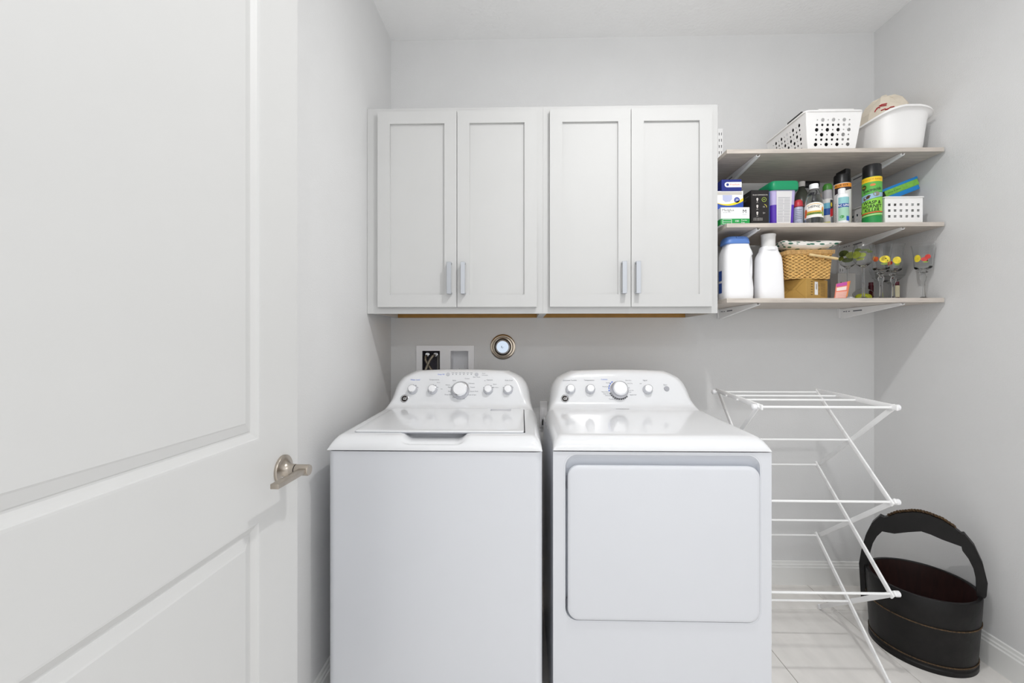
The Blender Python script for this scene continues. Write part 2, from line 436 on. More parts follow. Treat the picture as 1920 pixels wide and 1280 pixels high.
def appliance_top(X0, X1, Y0, dent=None):
    prof = [(Y0 + .058 * (1 - math.cos(a)), HS + .042 * math.sin(a)) for a in [PI / 2 * i / 14 for i in range(15)]]
    ya, ha = prof[-1]
    prof += [(ya + (1.825 - ya) * i / 60, ha + (.957 - ha) * i / 60) for i in range(1, 61)]
    nd = len(prof)
    prof += bez((1.825, .957), (1.868, .9585), F0, 10)
    prof += [(F0[0] + (F1[0] - F0[0]) * i / 10, F0[1] + (F1[1] - F0[1]) * i / 10) for i in range(1, 11)]
    prof += bez(F1, (1.942, 1.120), (1.966, 1.1215), 10)
    prof += [(1.978, 1.1213), (1.99, 1.118), (1.998, 1.110), (YBK, 1.10)]
    xc, hw = (X0 + X1) / 2, (X1 - X0) / 2
    bm = NB(); rows = []
    NIN, NE = 44, 9
    for i, (Y, h) in enumerate(prof):
        con = 0 if i < nd else sst(0, 1, (h - .957) / .06)
        out = lerp_tab([(.957, .0), (.97, .008), (1.0, .026), (1.05, .038), (1.075, .048), (1.095, .066), (1.108, .092), (1.122, .13)], h) if i >= nd else 0
        inn = .036 + con * lerp_tab([(.96, 0), (1.0, .004), (1.1, .006)], h)
        row = []
        dropY = con * max(0, YBK - Y); dropZ = (1 - con) * (h - HS)
        def edge(sgn, a):
            xi = xc + sgn * (hw - out - inn)
            return Vector((xi + sgn * inn * math.sin(a), Y + dropY * (1 - math.cos(a)), h - dropZ * (1 - math.cos(a))))
        for k in range(NE): row.append(edge(-1, PI / 2 * (1 - k / NE)))
        for k in range(NIN + 1):
            x = xc + (hw - out - inn) * (2 * k / NIN - 1); row.append(Vector((x, Y, h)))
        for k in range(1, NE + 1): row.append(edge(1, PI / 2 * k / NE))
        for p in row:
            if p.z > 1.0: p.z -= .017 * ((p.x - xc) / hw) ** 2 * sst(1.0, 1.09, p.z)
            if dent:
                dx0, dx1, dy0, dy1 = dent
                sx = sst(dx0 - .016, dx0 + .016, p.x) * (1 - sst(dx1 - .016, dx1 + .016, p.x))
                sy = sst(dy0 - .006, dy0 + .016, p.y) * (1 - sst(dy1 + .01, dy1 + .03, p.y))
                p.z -= .020 * sx * sy; p.y += .012 * sx * sy * (1 - sst(dy0, dy0 + .03, p.y))
        rows.append(row)
    rows.append([Vector((p.x, YBK, HS)) for p in rows[-1]])
    V = [[bm.verts.new(p) for p in r] for r in rows]
    for a, c in zip(V, V[1:]):
        for k in range(len(a) - 1): bm.faces.new((a[k], a[k + 1], c[k + 1], c[k]))
    bmesh.ops.remove_doubles(bm, verts=bm.verts[:], dist=1e-5)
    TREE[0] = BVHTree.FromBMesh(bm)
    return bm
FD = Vector((0, F1[0] - F0[0], F1[1] - F0[1])).normalized(); FN = Vector((0, -FD.z, FD.y)); FX = Vector((1, 0, 0))
FP = Vector((0, F0[0], F0[1]))
def fpt(px, py, off=0): return on_plane(px, py, FP + FN * off, FN)
FMX = Matrix((FX, FD, FN)).transposed().to_4x4()
def knob(parent, px, py, r, hgt, big=False):
    c = fpt(px, py + (8 if big else 6)); m = FMX.copy(); m.translation = c
    base_ = part('control_knob', lathe(NB(), [(0, 0.0003), (r * 1.18, .0003), (r * 1.15, hgt * .25), (r, hgt * .4), (r * .97, hgt * .85), (r * .9, hgt * .92), (0, hgt * .92)], seg=40, mx=m), M('knob_satin', '#d4d5da', .25, metal=.55), parent)
    part('knob_cap', lathe(NB(), [(0, hgt * .9), (r * .84, hgt * .9), (r * .82, hgt), (r * .7, hgt * 1.02), (0, hgt * 1.03)], seg=40, mx=m), PLW, base_)
    part('chrome_ring', lathe(NB(), [(r * .84, hgt * .9), (r * .96, hgt * .86), (r * .94, hgt * .97), (r * .84, hgt * 1.0), (r * .84, hgt * .9)], seg=40, mx=m), CHROME, base_)
    return c
def ftext(bm, s, px, py, cap, squash=1, align='CENTER'):
    c = fpt(px, py, .0006)
    return flat(bm, txt_data(s, cap / 423 / .72, align, squash), lambda x, y: c + FX * x + FD * y)
def fdash(bm, px, py, wpx, hpx):
    c = fpt(px, py, .0006); a, h = wpx / 423 / 2, hpx / 423 / 2
    bm.faces.new([bm.verts.new(c + FX * x + FD * y) for x, y in ((-a, -h), (a, -h), (a, h), (-a, h))])
def fdisc(px, py, r, off=.0008): 
    m = FMX.copy(); m.translation = fpt(px, py, 0)
    return lathe(NB(), [(0, 0), (r, 0), (r * .95, off), (0, off * 1.1)], seg=28, mx=m)
def badge(parent, px, py):
    m = FMX.copy(); m.translation = fpt(px, py)
    bd = part('badge', lathe(NB(), [(0, 0), (.0185, 0), (.0185, .002), (.0170, .0028), (0, .0028)], seg=36, mx=m), CHROME, parent, label='round chrome maker badge')
    m2 = m.copy(); m2.translation = fpt(px, py, .0029)
    part('badge_face', lathe(NB(), [(0, 0), (.0162, 0), (0, .0002)], seg=36, mx=m2), BADGE, bd)
    b = NB(); c = fpt(px, py, .0034)
    flat(b, txt_data('GE', .0165, 'CENTER', .85, .3), lambda x, y: c + FX * x + FD * y)
    ringF(b, c, .0138, .0148, FX, FD, n=36)
    part('lettering', b, WHITEPR, bd, smooth=None)
def body(t, X0, X1, Y0):
    b = NB(); box(b, X0, X1, Y0 + .03, YBK - .005, .02, HS - .003)
    part('cabinet_shell', b, APPLF, t, smooth=False)
    for x in (X0 + .06, X1 - .06):
        for y in (Y0 + .08, YBK - .07):
            b = lathe(NB(), [(0, 0), (.022, 0), (.022, .012), (.012, .014), (.012, .02), (0, .02)], x, y, 16); part('levelling_foot', b, BLK, t)

# washer
WX0, WX1, WY = -.6226, .0640, 1.350
t = thing('top_load_washer', 'white top-load washing machine with a flat lid, left of the dryer', 'washing machine', ((WX0 + WX1) / 2, 1.68, 0))
body(t, WX0, WX1, WY)
rings = []
for z in (.045, HS - .004):
    rings.append([Vector((x, y, z)) for x, y in [(WX0, WY + .031)] + [(WX0 + .024 * (1 - math.cos(a)), WY + .024 * (1 - math.sin(a))) for a in [PI / 2 * i / 8 for i in range(9)]] + [(WX1 - .024 * (1 - math.cos(a)), WY + .024 * (1 - math.sin(a))) for a in [PI / 2 * (8 - i) / 8 for i in range(9)]] + [(WX1, WY + .031)]])
part('front_panel', loft(NB(), rings), APPLF, t)
part('top_deck', appliance_top(WX0, WX1, WY - .004, (-.383, -.193, 1.353, 1.43)), APPL, t)
# lid: follows the deck slope
def deckz(y): return .946 + (.957 - .946) * (y - 1.404) / (1.825 - 1.404)
def lid_ring(ins, dz, x0=-.5625, x1=.006, y0=1.414, y1=1.838):
    return [Vector((x, y, deckz(y) + dz)) for x, y in rrect2(x0 + ins, x1 - ins, y0 + ins, y1 - ins, .012, 5)]
lid = part('lid', loft(NB(), [lid_ring(.001, .0), lid_ring(0, .0015), lid_ring(.0, .0035), lid_ring(.0015, .0052), lid_ring(.005, .0062), lid_ring(.02, .0068)]), APPL, t)
part('lid_seam_shade', loft(NB(), [lid_ring(-.0012, -.002), lid_ring(-.0012, .0006)]), M('seam_grey', '#a4a6ad', .6), t, smooth=False)  # grey band painted as the faint shade along the lid seam
part('lid_gap_shade', loft(NB(), [[Vector((x, y, deckz(y) + z)) for x, y in ((.004, 1.42), (.0100, 1.42), (.0086, 1.832), (.0045, 1.832))] for z in (-.002, .0011)]), GAPDARK, t, smooth=False)  # solid dark strip standing in for the shade in the gap beside the lid
b = NB()
for x0, x1, y0, y1 in ((X(920, 1.79), X(958, 1.79), 1.797, 1.800), (X(921, 1.77), X(958, 1.77), 1.775, 1.778), (X(920, 1.78), X(921.2, 1.78), 1.775, 1.80), (X(957, 1.78), X(958, 1.78), 1.775, 1.80)):
    b.faces.new([b.verts.new((x, y, deckz(y) + .0073)) for x, y in ((x0, y0), (x1, y0), (x1, y1), (x0, y1))])
part('warning_label', b, M('label_blue_grey', '#8d8fa6', .6), lid, smooth=None)
for px in (774, 811.5): knob(t, px, 724.5, .0185, .024)
knob(t, 863.5, 724, .0345, .030, True)
for px in (915.5, 952.5): knob(t, px, 725, .0185, .024)
badge(t, 758.5, 747)
part('push_button', fdisc(840, 701.5, .0085, .0015), M('button_grey', '#c3c4c9', .4), t)
part('push_button', fdisc(893.5, 701.5, .0085, .0015), M('button_grey', '#c3c4c9', .4), t)
b = NB()
ftext(b, 'Deep Fill', 827, 701.5, 2.6); ftext(b, 'Water Level', 778.5, 711.5, 2.6)
part('lettering', drape(b), BLUEPR, t, smooth=None)
b = NB()
for s, px, py, cp in (('Temperature', 814, 711.5, 2.6), ('Options', 918, 712, 2.6), ('Auto Soak', 954, 712.5, 2.6), ('Start / Pause', 893.5, 706.7, 2.0), ('Colors', 876, 709.5, 2.4), ('Whites', 839.5, 721.5, 2.2), ('Speed Wash', 864, 747, 2.3),
                      ('Delicates', 884, 718.5, 2.2), ('Casuals', 886, 725.6, 2.2), ('Quick Wash', 889, 733.5, 2.2), ('Drain & Spin', 885, 740, 2.2), ('Rinse', 852, 744.5, 2.2), ('Heavy', 843.5, 725.5, 2.2), ('Normal', 845, 733.5, 2.2), ('Deep Clean', 841, 739.5, 2.2), ('Bulky', 852, 713, 2.2), ('Off', 909, 713.5, 1.6), ('Bleach', 928, 720, 1.8), ('Power', 907, 699.5, 1.8), ('Lid Locked', 909, 703, 1.8), ('On', 960, 724, 1.8), ('Hot', 828, 729, 1.8), ('Warm', 822, 717, 1.8), ('Extra Rinse', 929, 726, 1.8)):
    ftext(b, s, px, py, cp)
for px in (849, 855.5, 862.5, 869.5, 877, 883.5): fdash(b, px, 701.5, 1.8, 1.5); fdash(b, px, 698.5, 5, .8)
c = fpt(863.5, 732, .0006); ringF(b, c, .042, .0435, FX, FD, math.radians(35), math.radians(200), 30)
for px, py in ((774, 730.5), (811.5, 730.5), (915.5, 731), (952.5, 731)):
    c = fpt(px, py, .0006)
    for k in range(5):
        a = math.radians(30 + 30 * k); ringF(b, c, .0235, .0255, FX, FD, a - .1, a + .1, 3)
part('lettering', drape(b), GREYPR, t, smooth=None)

# dryer
DX0, DX1, DY = .0985, .7847, 1.362
t = thing('front_load_dryer', 'white clothes dryer with a large square front door, right of the washer', 'dryer', ((DX0 + DX1) / 2, 1.68, 0))
body(t, DX0, DX1, DY)
dmxx = facing(DY + .015)
rx0, rx1, rz0, rz1 = .1375, .7490, .3635, .8905
part('front_panel', plate(NB(), rrect2(DX0, DX1, .045, HS - .004, .002, 2), [rrect2(rx0, rx1, rz0, rz1, .038, 10)], .03, dmxx), APPLF, t, smooth=False)
def rr3(x0, x1, z0, z1, r, y): return [Vector((x, y, z)) for x, z in rrect2(x0, x1, z0, z1, r, 10)]
b = loft(NB(), [rr3(rx0 - .004, rx1 + .004, rz0 - .004, rz1 + .004, .04, DY - .0004), rr3(rx0, rx1, rz0, rz1, .038, DY + .002), rr3(rx0 + .002, rx1 - .002, rz0 + .002, rz1 - .012, .036, DY + .016), rr3(rx0 + .006, rx1 - .006, rz0 + .006, rz1 - .030, .032, DY + .0225), rr3(rx0 + .02, rx1 - .02, rz0 + .02, rz1 - .042, .03, DY + .024)], cap0=False)
part('door_recess', b, APPLD, t)
ax0, ax1, az0, az1 = .1440, .7475, .3665, .8570
b = loft(NB(), [rr3(ax0 + .008, ax1 - .008, az0 + .008, az1 - .008, .030, DY + .023), rr3(ax0 + .002, ax1 - .002, az0 + .002, az1 - .002, .034, DY + .012), rr3(ax0, ax1, az0, az1, .036, DY + .001), rr3(ax0 + .0015, ax1 - .0015, az0 + .0015, az1 - .0015, .035, DY - .0045), rr3(ax0 + .006, ax1 - .006, az0 + .006, az1 - .007, .031, DY - .0075), rr3(ax0 + .012, ax1 - .012, az0 + .012, az1 - .013, .026, DY - .008)])
part('dryer_door', b, APPLF, t)
part('hinge', bx(ax0 - .0022, ax0 + .004, DY + .004, DY + .012, .39, .43), GREYPR, t, smooth=False)
part('hinge', bx(ax0 - .0022, ax0 + .004, DY + .004, DY + .012, .78, .82), GREYPR, t, smooth=False)
part('top_deck', appliance_top(DX0, DX1, DY - .004), APPL, t)
for px in (1069.5, 1106.5): knob(t, px, 724, .0185, .024)
knob(t, 1161, 723, .0345, .032, True)
knob(t, 1214, 724.5, .0185, .024)
badge(t, 1059.5, 747)
part('push_button', fdisc(1250, 728.5, .0115, .003), M('button_dark_grey', '#a9aab0', .4), t)
b = NB(); ftext(b, 'Cottons', 1133, 711, 2.6)
c = fpt(1161, 730, .0006)
for k in range(5):
    a = math.radians(130 + 14 * k); ringF(b, c, .043, .0475, FX, FD, a - .08, a + .08, 3)
part('lettering', drape(b), BLUEPR, t, smooth=None)
b = NB()
for s, px, py, cp in (('Extended Tumble', 1068.5, 712.5, 2.6), ('Temperature', 1104.5, 712.5, 2.6), ('Signal', 1209.5, 712.7, 2.6), ('Start', 1247.5, 721, 2.6), ('Timed Dry', 1149, 748, 2.4), ('Normal', 1140.5, 717.5, 2), ('Mixed Load', 1136, 724.5, 2), ('Heavy Duty', 1134.5, 734.5, 2), ('Easy Care', 1137, 738, 2), ('Delicates', 1140, 741.3, 2), ('More Dry', 1178, 713, 2), ('Less Dry', 1181, 718.5, 2), ('Off', 1178.5, 727, 2), ('Warm Up', 1182, 731.5, 2), ('Fluff', 1181, 735, 2), ('Quick Fluff', 1187, 740, 2), ('Off', 1201, 719, 2), ('10 20 30', 1163, 747, 1.8)):
    ftext(b, s, px, py, cp)
part('lettering', drape(b), GREYPR, t, smooth=None)
b = NB()
for k in range(10):
    a = math.radians(205 + 12 * k); ringF(b, c, .043, .0475, FX, FD, a - .08, a + .08, 3)
fdash(b, 1165, 769.3, 24, .6)
part('dial_marks', drape(b), DARKPR, t, smooth=None, stuff=True)

# ------------------------------------------------------------------ shelves, standards, brackets
SH = [(2.0615, 2.0795, 'top'), (1.7425, 1.7605, 'middle'), (1.4175, 1.4365, 'lowest')]
SX0, SX1, SY = .884, 1.802, 1.865
Z1, Z2, Z3 = SH[0][1], SH[1][1], SH[2][1]
for z0, z1, nm in SH:
    solo('wall_shelf', bx(SX0, SX1, SY, YB - .022, z0, z1, .0008, 1), SHELF, 'grey wood-grain board, %s of the three wall shelves' % nm, 'shelf', 'wall shelves', smooth=False)
BX = [1.022, 1.636]
for k, x in enumerate(BX):
    t = thing('shelf_standard', ('left' if k == 0 else 'right') + ' white slotted metal upright screwed to the back wall behind the shelves', 'shelf upright', (x, YB, 1.37), group='shelf uprights')
    xs = [x + d for d in (-.0125, -.0075, -.004, .004, .0075, .0125)]; zs_ = [1.37]; zz = 1.385
    while zz < 2.33: zs_ += [zz, zz + .014]; zz += .032
    zs_.append(2.348)
    b = NB(); V = [[b.verts.new((a, YB - .0130, z)) for a in xs] for z in zs_]
    for r in range(len(zs_) - 1):
        for c_ in range(5):
            if not (r % 2 == 1 and c_ in (1, 3)): b.faces.new((V[r][c_], V[r][c_ + 1], V[r + 1][c_ + 1], V[r + 1][c_]))
    for f in b.faces: f.normal_update()
    bmesh.ops.solidify(b, geom=b.faces[:], thickness=-.0018)
    box(b, x - .0125, x - .0105, YB - .0115, YB - .0005, 1.37, 2.348); box(b, x + .0105, x + .0125, YB - .0115, YB - .0005, 1.37, 2.348)
    part('slotted_channel', b, METW, t, smooth=False)
    part('channel_shade', bx(x - .0104, x + .0104, YB - .003, YB - .0006, 1.371, 2.347), GAPDARK, t, smooth=False)  # added dark sheet, the shade seen through the slots put into its colour
    for z0, z1, nm in SH:
        side = ('left' if k == 0 else 'right')
        br = thing('shelf_bracket', 'white metal bracket holding up the %s shelf at its %s end' % (nm, side), 'bracket', (x, YB, z0 - .05), group='shelf brackets')
        prof = [(YB - .0135, z0 - .048), (YB - .0135, z0 - .001), (SY + .012, z0 - .001), (SY + .006, z0 - .004), (SY + .010, z0 - .010), (YB - .03, z0 - .050)]
        b = NB()
        for sx in (-.0065, .0065):
            loft(b, [[Vector((x + sx + d, y, z)) for y, z in prof] for d in (-.0008, .0008)])
        loft(b, [[Vector((x + d, y, z)) for y, z in ((SY + .010, z0 - .010), (SY + .010, z0 - .0085), (YB - .03, z0 - .0485), (YB - .03, z0 - .050))] for d in (-.0065, .0065)])
        part('bracket_arm', b, METW, br, smooth=False)
        part('hook_plate', bx(x - .0025, x + .0025, YB - .016, YB - .010, z0 - .052, z0 - .002), METW, br, smooth=False)
        b = NB()
        for y0, y1, h0, h1 in ((2.085, 2.14, .014, .020), (2.16, 2.172, .015, .019), (2.18, 2.186, .013, .020), (2.19, 2.205, .014, .018)):
            b.faces.new([b.verts.new((x - .0076, y, z0 - h)) for y, h in ((y0, h0), (y1, h0), (y1, h1), (y0, h1))])
        part('stamped_marks', b, GREYPR, br, smooth=None, stuff=True)

# ------------------------------------------------------------------ top shelf
# perforated basket
bx0, bx1, by0, by1, bz0, bz1 = 1.235, 1.476, 1.888, 2.185, Z1, 2.251
t = thing('perforated_basket', 'white plastic storage basket with round holes on the top shelf', 'basket', ((bx0 + bx1) / 2, (by0 + by1) / 2, Z1))
tap = .019; hh = bz1 - bz0
def holes(wd, top):
    hs = []; nx = max(2, round(wd / .0225)); px_ = wd / nx
    for i in range(nx):
        for j in range(6):
            k = (5 - j) % 3
            r = (.0031, .0054, .0079)[k] if i % 2 == 0 else (.0079, .0054, .0031)[k]
            hs.append(circ(-wd / 2 + (i + .5) * px_, .034 + j * .0205, r, 14))
    return hs
def side_panel(p0, p1, inward):
    # trapezoid from the foot to the rim between two top corners, leaning outward
    p0, p1, inward = Vector(p0), Vector(p1), Vector(inward)
    ux = (p1 - p0); wd = ux.length; ux.normalize()
    foot = inward * tap
    up = Vector((0, 0, hh)) - foot; L_ = up.length; up.normalize(); n = ux.cross(up)
    m = Matrix((ux, up, n)).transposed().to_4x4(); m.translation = (p0 + p1) / 2 + foot - Vector((0, 0, hh)) 
    m.translation.z = bz0
    return plate(NB(), [(-wd / 2 + tap, 0.001), (wd / 2 - tap, .001), (wd / 2, L_), (-wd / 2, L_)], holes(wd - .080, L_), .0022, m)
for p0, p1, inn in (((bx0, by0, bz1), (bx1, by0, bz1), (0, 1, 0)), ((bx0, by1, bz1), (bx0, by0, bz1), (1, 0, 0)), ((bx1, by0, bz1), (bx1, by1, bz1), (-1, 0, 0)), ((bx1, by1, bz1), (bx0, by1, bz1), (0, -1, 0))):
    part('side_panel', side_panel(p0, p1, inn), PLW2, t, smooth=False)
part('base', bx(bx0 + tap, bx1 - tap, by0 + tap, by1 - tap, bz0, bz0 + .004, .001), PLW2, t)
b = NB()
mxr = Matrix.Translation((0, 0, bz1))
plate(b, rrect2(bx0 - .006, bx1 + .006, by0 - .006, by1 + .006, .02, 6), [rrect2(bx0 + .003, bx1 - .003, by0 + .003, by1 - .003, .014, 6)], .006, mxr)
part('rim', b, PLW2, t, smooth=False)
b = NB(); box(b, bx0 + .05, bx1 - .04, by0 - .007, by0 + .003, bz1 + .0025, bz1 + .0065, .001)
part('rim_grip', b, PLW2, t)
for x, y, sx, sy in ((bx0, by0, 1, 1), (bx1, by0, -1, 1), (bx0, by1, 1, -1), (bx1, by1, -1, -1)):
    b = tube(NB(), [(x + sx * (tap + .005), y + sy * (tap + .005), bz0 + .001), (x + sx * .0045, y + sy * .0045, bz1)], .0062, 10); part('corner_post', b, PLW2, t)
def slanted(*a):
    b = bx(*a)
    for v in b.verts: v.co.x += tap * (bz1 - v.co.z) / hh
    return b
solo('black_folder', slanted(bx0 + .006, bx0 + .013, 1.925, 2.025, bz0 + .008, bz1 + .019), BLK, 'thick black folder standing in the front of the holed basket, poking above its rim', 'folder', smooth=False)
solo('black_folder', slanted(bx0 + .006, bx0 + .012, 2.055, 2.145, bz0 + .008, bz1 + .011), BLK, 'thin black folder standing in the back of the holed basket, poking above its rim', 'folder', smooth=False)
solo('black_case', bx(bx0 + tap + .028, bx0 + .165, by0 + .026, by1 - .04, bz0 + .005, bz1 - .035, .004), BLK, 'black zip case lying inside the holed basket, seen through its holes', 'case')
# wash tub
tx0, tx1, ty0, ty1 = 1.543, 1.7955, 1.858, 2.195
tcx, tcy, thx, thy = (tx0 + tx1) / 2, (ty0 + ty1) / 2, (tx1 - tx0) / 2, (ty1 - ty0) / 2
t = thing('wash_tub', 'white oblong plastic wash tub with a wavy rim on the top shelf', 'tub', (tcx, tcy, Z1))
wave = lambda x, y: .022 * math.cos(x * PI / 2) ** 1.3 - .010 * abs(x) ** 6 + 0 * y
rings = []
for z, k, wv in ((.0, .70, 0), (.003, .755, 0), (.012, .79, 0), (.03, .81, 0), (.08, .84, .1), (.125, .872, .6), (.150, .895, 1), (.156, .93, 1), (.158, .985, 1), (.152, 1.0, 1), (.155, 1.0, 1), (.1615, .985, 1), (.160, .92, 1), (.152, .885, 1), (.125, .86, .6), (.08, .828, .1), (.03, .80, 0), (.014, .775, 0), (.006, .73, 0)):
    rings.append(sring(tcx, tcy, Z1 + z + .002, thx * k, thy * k, 4.2, 72, (lambda x, y, wv=wv: wave(x, y) * wv)))
part('tub_shell', loft(NB(), rings), PLW2, t)
b = loft(NB(), [sring(tcx, tcy, Z1 + z, thx * .66 * k, thy * .66 * k, 4, 40) for z, k in ((0, 1), (.003, 1.01))]); part('foot', b, PLW2, t)
# crumpled bag in the tub
def blob(cx, cy, z0, hx, hy, hz, seed, amp=.12, n=3.0, rows=14, k=36):
    rnd = random.Random(seed); ph = [rnd.uniform(0, 6.28) for _ in range(8)]
    rings = []
    for i in range(rows + 1):
        v = i / rows; a = -PI / 2 + PI * v
        rr = max(.02, math.cos(a)) ** (2 / n); zz = math.copysign(abs(math.sin(a)) ** (2 / n), math.sin(a))
        ring = []
        for q in range(k):
            th = 2 * PI * q / k
            d = 1 + amp * (math.sin(3 * th + ph[0] + 3 * v) * .5 + math.sin(5 * th + ph[1] - 5 * v) * .35 + math.sin(9 * th + ph[2] + 7 * v) * .25)
            ring.append(Vector((cx + hx * rr * d * math.cos(th), cy + hy * rr * d * math.sin(th), z0 + hz * (1 + zz) / 2 * (1 + amp * .3 * math.sin(4 * th + ph[3])))))
        rings.append(ring)
    return loft(NB(), rings)
bgx, bgy = X(1655, 2.03), 2.03
t = thing('crumpled_bag', 'cream crumpled bag with red script printing lying inside the white wash tub', 'bag', (bgx, bgy, Z1 + .012))
CREAM = M('cream_bag', '#e3d8c6', .55, var=.06)
b = blob(bgx, bgy, Z1 + .013, .086, .12, H(187, 1655, 2.03) - Z1 - .013, 8, .17, 2.3, 9, 15)
tree = BVHTree.FromBMesh(b)
def onbag(px, py):
    d_ = ray(px, py).normalized(); hit = tree.ray_cast(Vector((0, 0, EYE)), d_)
    return hit[0] - d_ * .003 if hit[0] else None
rs = NB()
for stroke in ([(1640, 210), (1642, 206), (1645, 203)], [(1643, 204), (1647, 201), (1650, 202)], [(1648, 199), (1653, 196), (1658, 195), (1663, 194)], [(1650, 199), (1656, 198), (1662, 197)], [(1652, 207), (1659, 204), (1664, 205), (1669, 201), (1677, 199.5)], [(1660, 206), (1666, 203)]):
    pts = [onbag(*q) for q in stroke]; pts = [q for q in pts if q]
    if len(pts) > 1: tube(rs, pts, .0021, 6)
part('bag_body', b, CREAM, t, smooth=False)
part('red_script', rs, M('red_print', '#b3202b', .5), t, stuff=True)

# ------------------------------------------------------------------ middle shelf
def carton(name, label, cat, x0, x1, y0, y1, z0, z1, mat, rz=0):
    t = thing(name, label, cat, ((x0 + x1) / 2, (y0 + y1) / 2, z0))
    part('carton', bx(x0, x1, y0, y1, z0, z1, .0008, 1), mat, t, smooth=False)
    return t
E_ = .0005
# glove box
gy = 1.887; gx0, gx1 = X(1352, gy), X(1405.5, gy); gz1 = H(388.5, 1380, gy)
t = carton('glove_box', 'white and green carton of disposable gloves at the left end of the middle shelf', 'box', gx0, gx1, gy, gy + .21, Z2, gz1, WHITEPR)
GREEN = M('box_green', '#1f9a48', .5)
b = rectF(NB(), gx0, gx1, Z2, Z2 + .026, gy - E_)
b.faces.new([b.verts.new(p) for p in ((gx0 - E_, gy, Z2), (gx0 - E_, gy + .21, Z2), (gx0 - E_, gy + .21, Z2 + .026), (gx0 - E_, gy, Z2 + .026))])
part('green_band', b, GREEN, t, smooth=None)
b = NB(); flat(b, txt_data('Medglux', .0155, 'LEFT'), frontf(gx0 + .004, gy - E_, gz1 - .012)); 
part('lettering', b, M('taupe_print', '#6b6a66', .6), t, smooth=None)
b = NB(); flat(b, txt_data('M', .023), frontf(gx1 - .022, gy - E_, gz1 - .019)); part('lettering', b, BLACKPR, t, smooth=None)
b = NB(); flat(b, txt_data('Disposable Gloves', .005, 'LEFT'), frontf(gx0 + .006, gy - E_, gz1 - .022)); rectF(b, gx1 - .032, gx1 - .012, gz1 - .034, gz1 - .033, gy - E_)
part('lettering', b, GREYPR, t, smooth=None)
b = NB(); y = gy - 2 * E_
for r_ in ((gx0 + .006, gx0 + .046, Z2 + .003, Z2 + .0045), (gx0 + .006, gx0 + .046, Z2 + .0215, Z2 + .023), (gx0 + .006, gx0 + .0075, Z2 + .003, Z2 + .023), (gx0 + .0445, gx0 + .046, Z2 + .003, Z2 + .023), (gx0 + .009, gx0 + .043, Z2 + .0115, Z2 + .013)): rectF(b, *r_, y)
flat(b, txt_data('100', .012), frontf(gx0 + .068, y, Z2 + .015)); flat(b, txt_data('Powder', .008, 'LEFT'), frontf(gx1 - .036, y, Z2 + .0185)); flat(b, txt_data('Free', .008, 'LEFT'), frontf(gx1 - .036, y, Z2 + .009))
part('lettering', b, WHITEPR, t, smooth=None)
# face mask box
my = 1.915; mx0, mx1 = gx0 - .010, X(1393.5, my); mz0, mz1 = gz1, H(358, 1370, my)
t = carton('face_mask_box', 'white yellow and blue carton picturing a face mask, on top of the green glove box', 'box', mx0, mx1, my, my + .16, mz0, mz1, WHITEPR)
nx = 16
def ribbon(bm, x0, x1, f0, f1, Y, n=16):
    prev = None
    for i in range(n + 1):
        q = i / n; x = x0 + (x1 - x0) * q; cur = (bm.verts.new((x, Y, f0(q))), bm.verts.new((x, Y, f1(q))))
        if prev: bm.faces.new((prev[0], cur[0], cur[1], prev[1]))
        prev = cur
swoosh = lambda q: mz0 + .016 + .022 * (q - .45) ** 2 * 3
b = NB(); ribbon(b, mx0, mx1, lambda q: mz0, swoosh, my - E_); part('blue_field', b, M('box_blue', '#2d4fa6', .5), t, smooth=None)
b = NB(); ribbon(b, mx0, mx1, swoosh, lambda q: swoosh(q) + .002 + .012 * q, my - 2 * E_); part('yellow_swoosh', b, M('box_yellow', '#efd430', .5), t, smooth=None)
mcx = mx0 + .05
b = polyF(NB(), [(mcx - .021, mz1 - .018), (mcx + .021, mz1 - .018), (mcx + .021, mz1 - .036), (mcx + .012, mz1 - .047), (mcx - .008, mz1 - .049), (mcx - .02, mz1 - .040)], my - E_); part('mask_picture', b, M('mask_blue_grey', '#b9bfdc', .6), t, smooth=None)
b = rectF(NB(), mx0 + .006, mx1 - .006, mz1 - .017, mz1 - .004, my - E_); part('hanger_strip', b, M('strip_grey', '#c9c4bb', .6), t, smooth=None)
b = ellF(NB(), mx1 - .028, mz1 - .040, .0125, .0125, my - 2 * E_); part('count_disc', b, M('count_blue', '#4451a3', .5), t, smooth=None)
b = NB(); flat(b, txt_data('20', .013), frontf(mx1 - .028, my - 3 * E_, mz1 - .040)); flat(b, txt_data('Face Masks', .009, 'LEFT'), frontf(mx0 + .018, my - 3 * E_, mz0 + .005)); part('lettering', b, WHITEPR, t, smooth=None)
# navy box on top
ny = 1.912; nz1 = mz1 + .050
t = carton('navy_box', 'small navy blue carton with a white pill-shaped label, topmost of the left stack', 'box', X(1353, ny), X(1390.5, ny), ny, ny + .13, mz1, nz1, M('box_navy', '#1c2a7d', .45))
lx0, lx1 = X(1358.5, ny), X(1390.5, ny); cz = mz1 + .027
pl = [(lx1, cz - .0115), (lx1, cz + .0115)] + [(lx0 + .0115 + .0115 * math.cos(a), cz + .0115 * math.sin(a)) for a in [PI / 2 + PI * i / 8 for i in range(9)]]
part('pill_label', polyF(NB(), pl, ny - E_), WHITEPR, t, smooth=None)
b = flat(NB(), txt_data('FreeStyle', .0115, 'LEFT', 1, .2), frontf(lx0 + .023, ny - 2 * E_, cz)); part('lettering', b, M('orange_red_print', '#e2603a', .6), t, smooth=None)
part('emblem', ellF(NB(), lx0 + .013, cz, .006, .006, ny - 2 * E_), M('emblem_blue', '#33428f', .5), t, smooth=None)
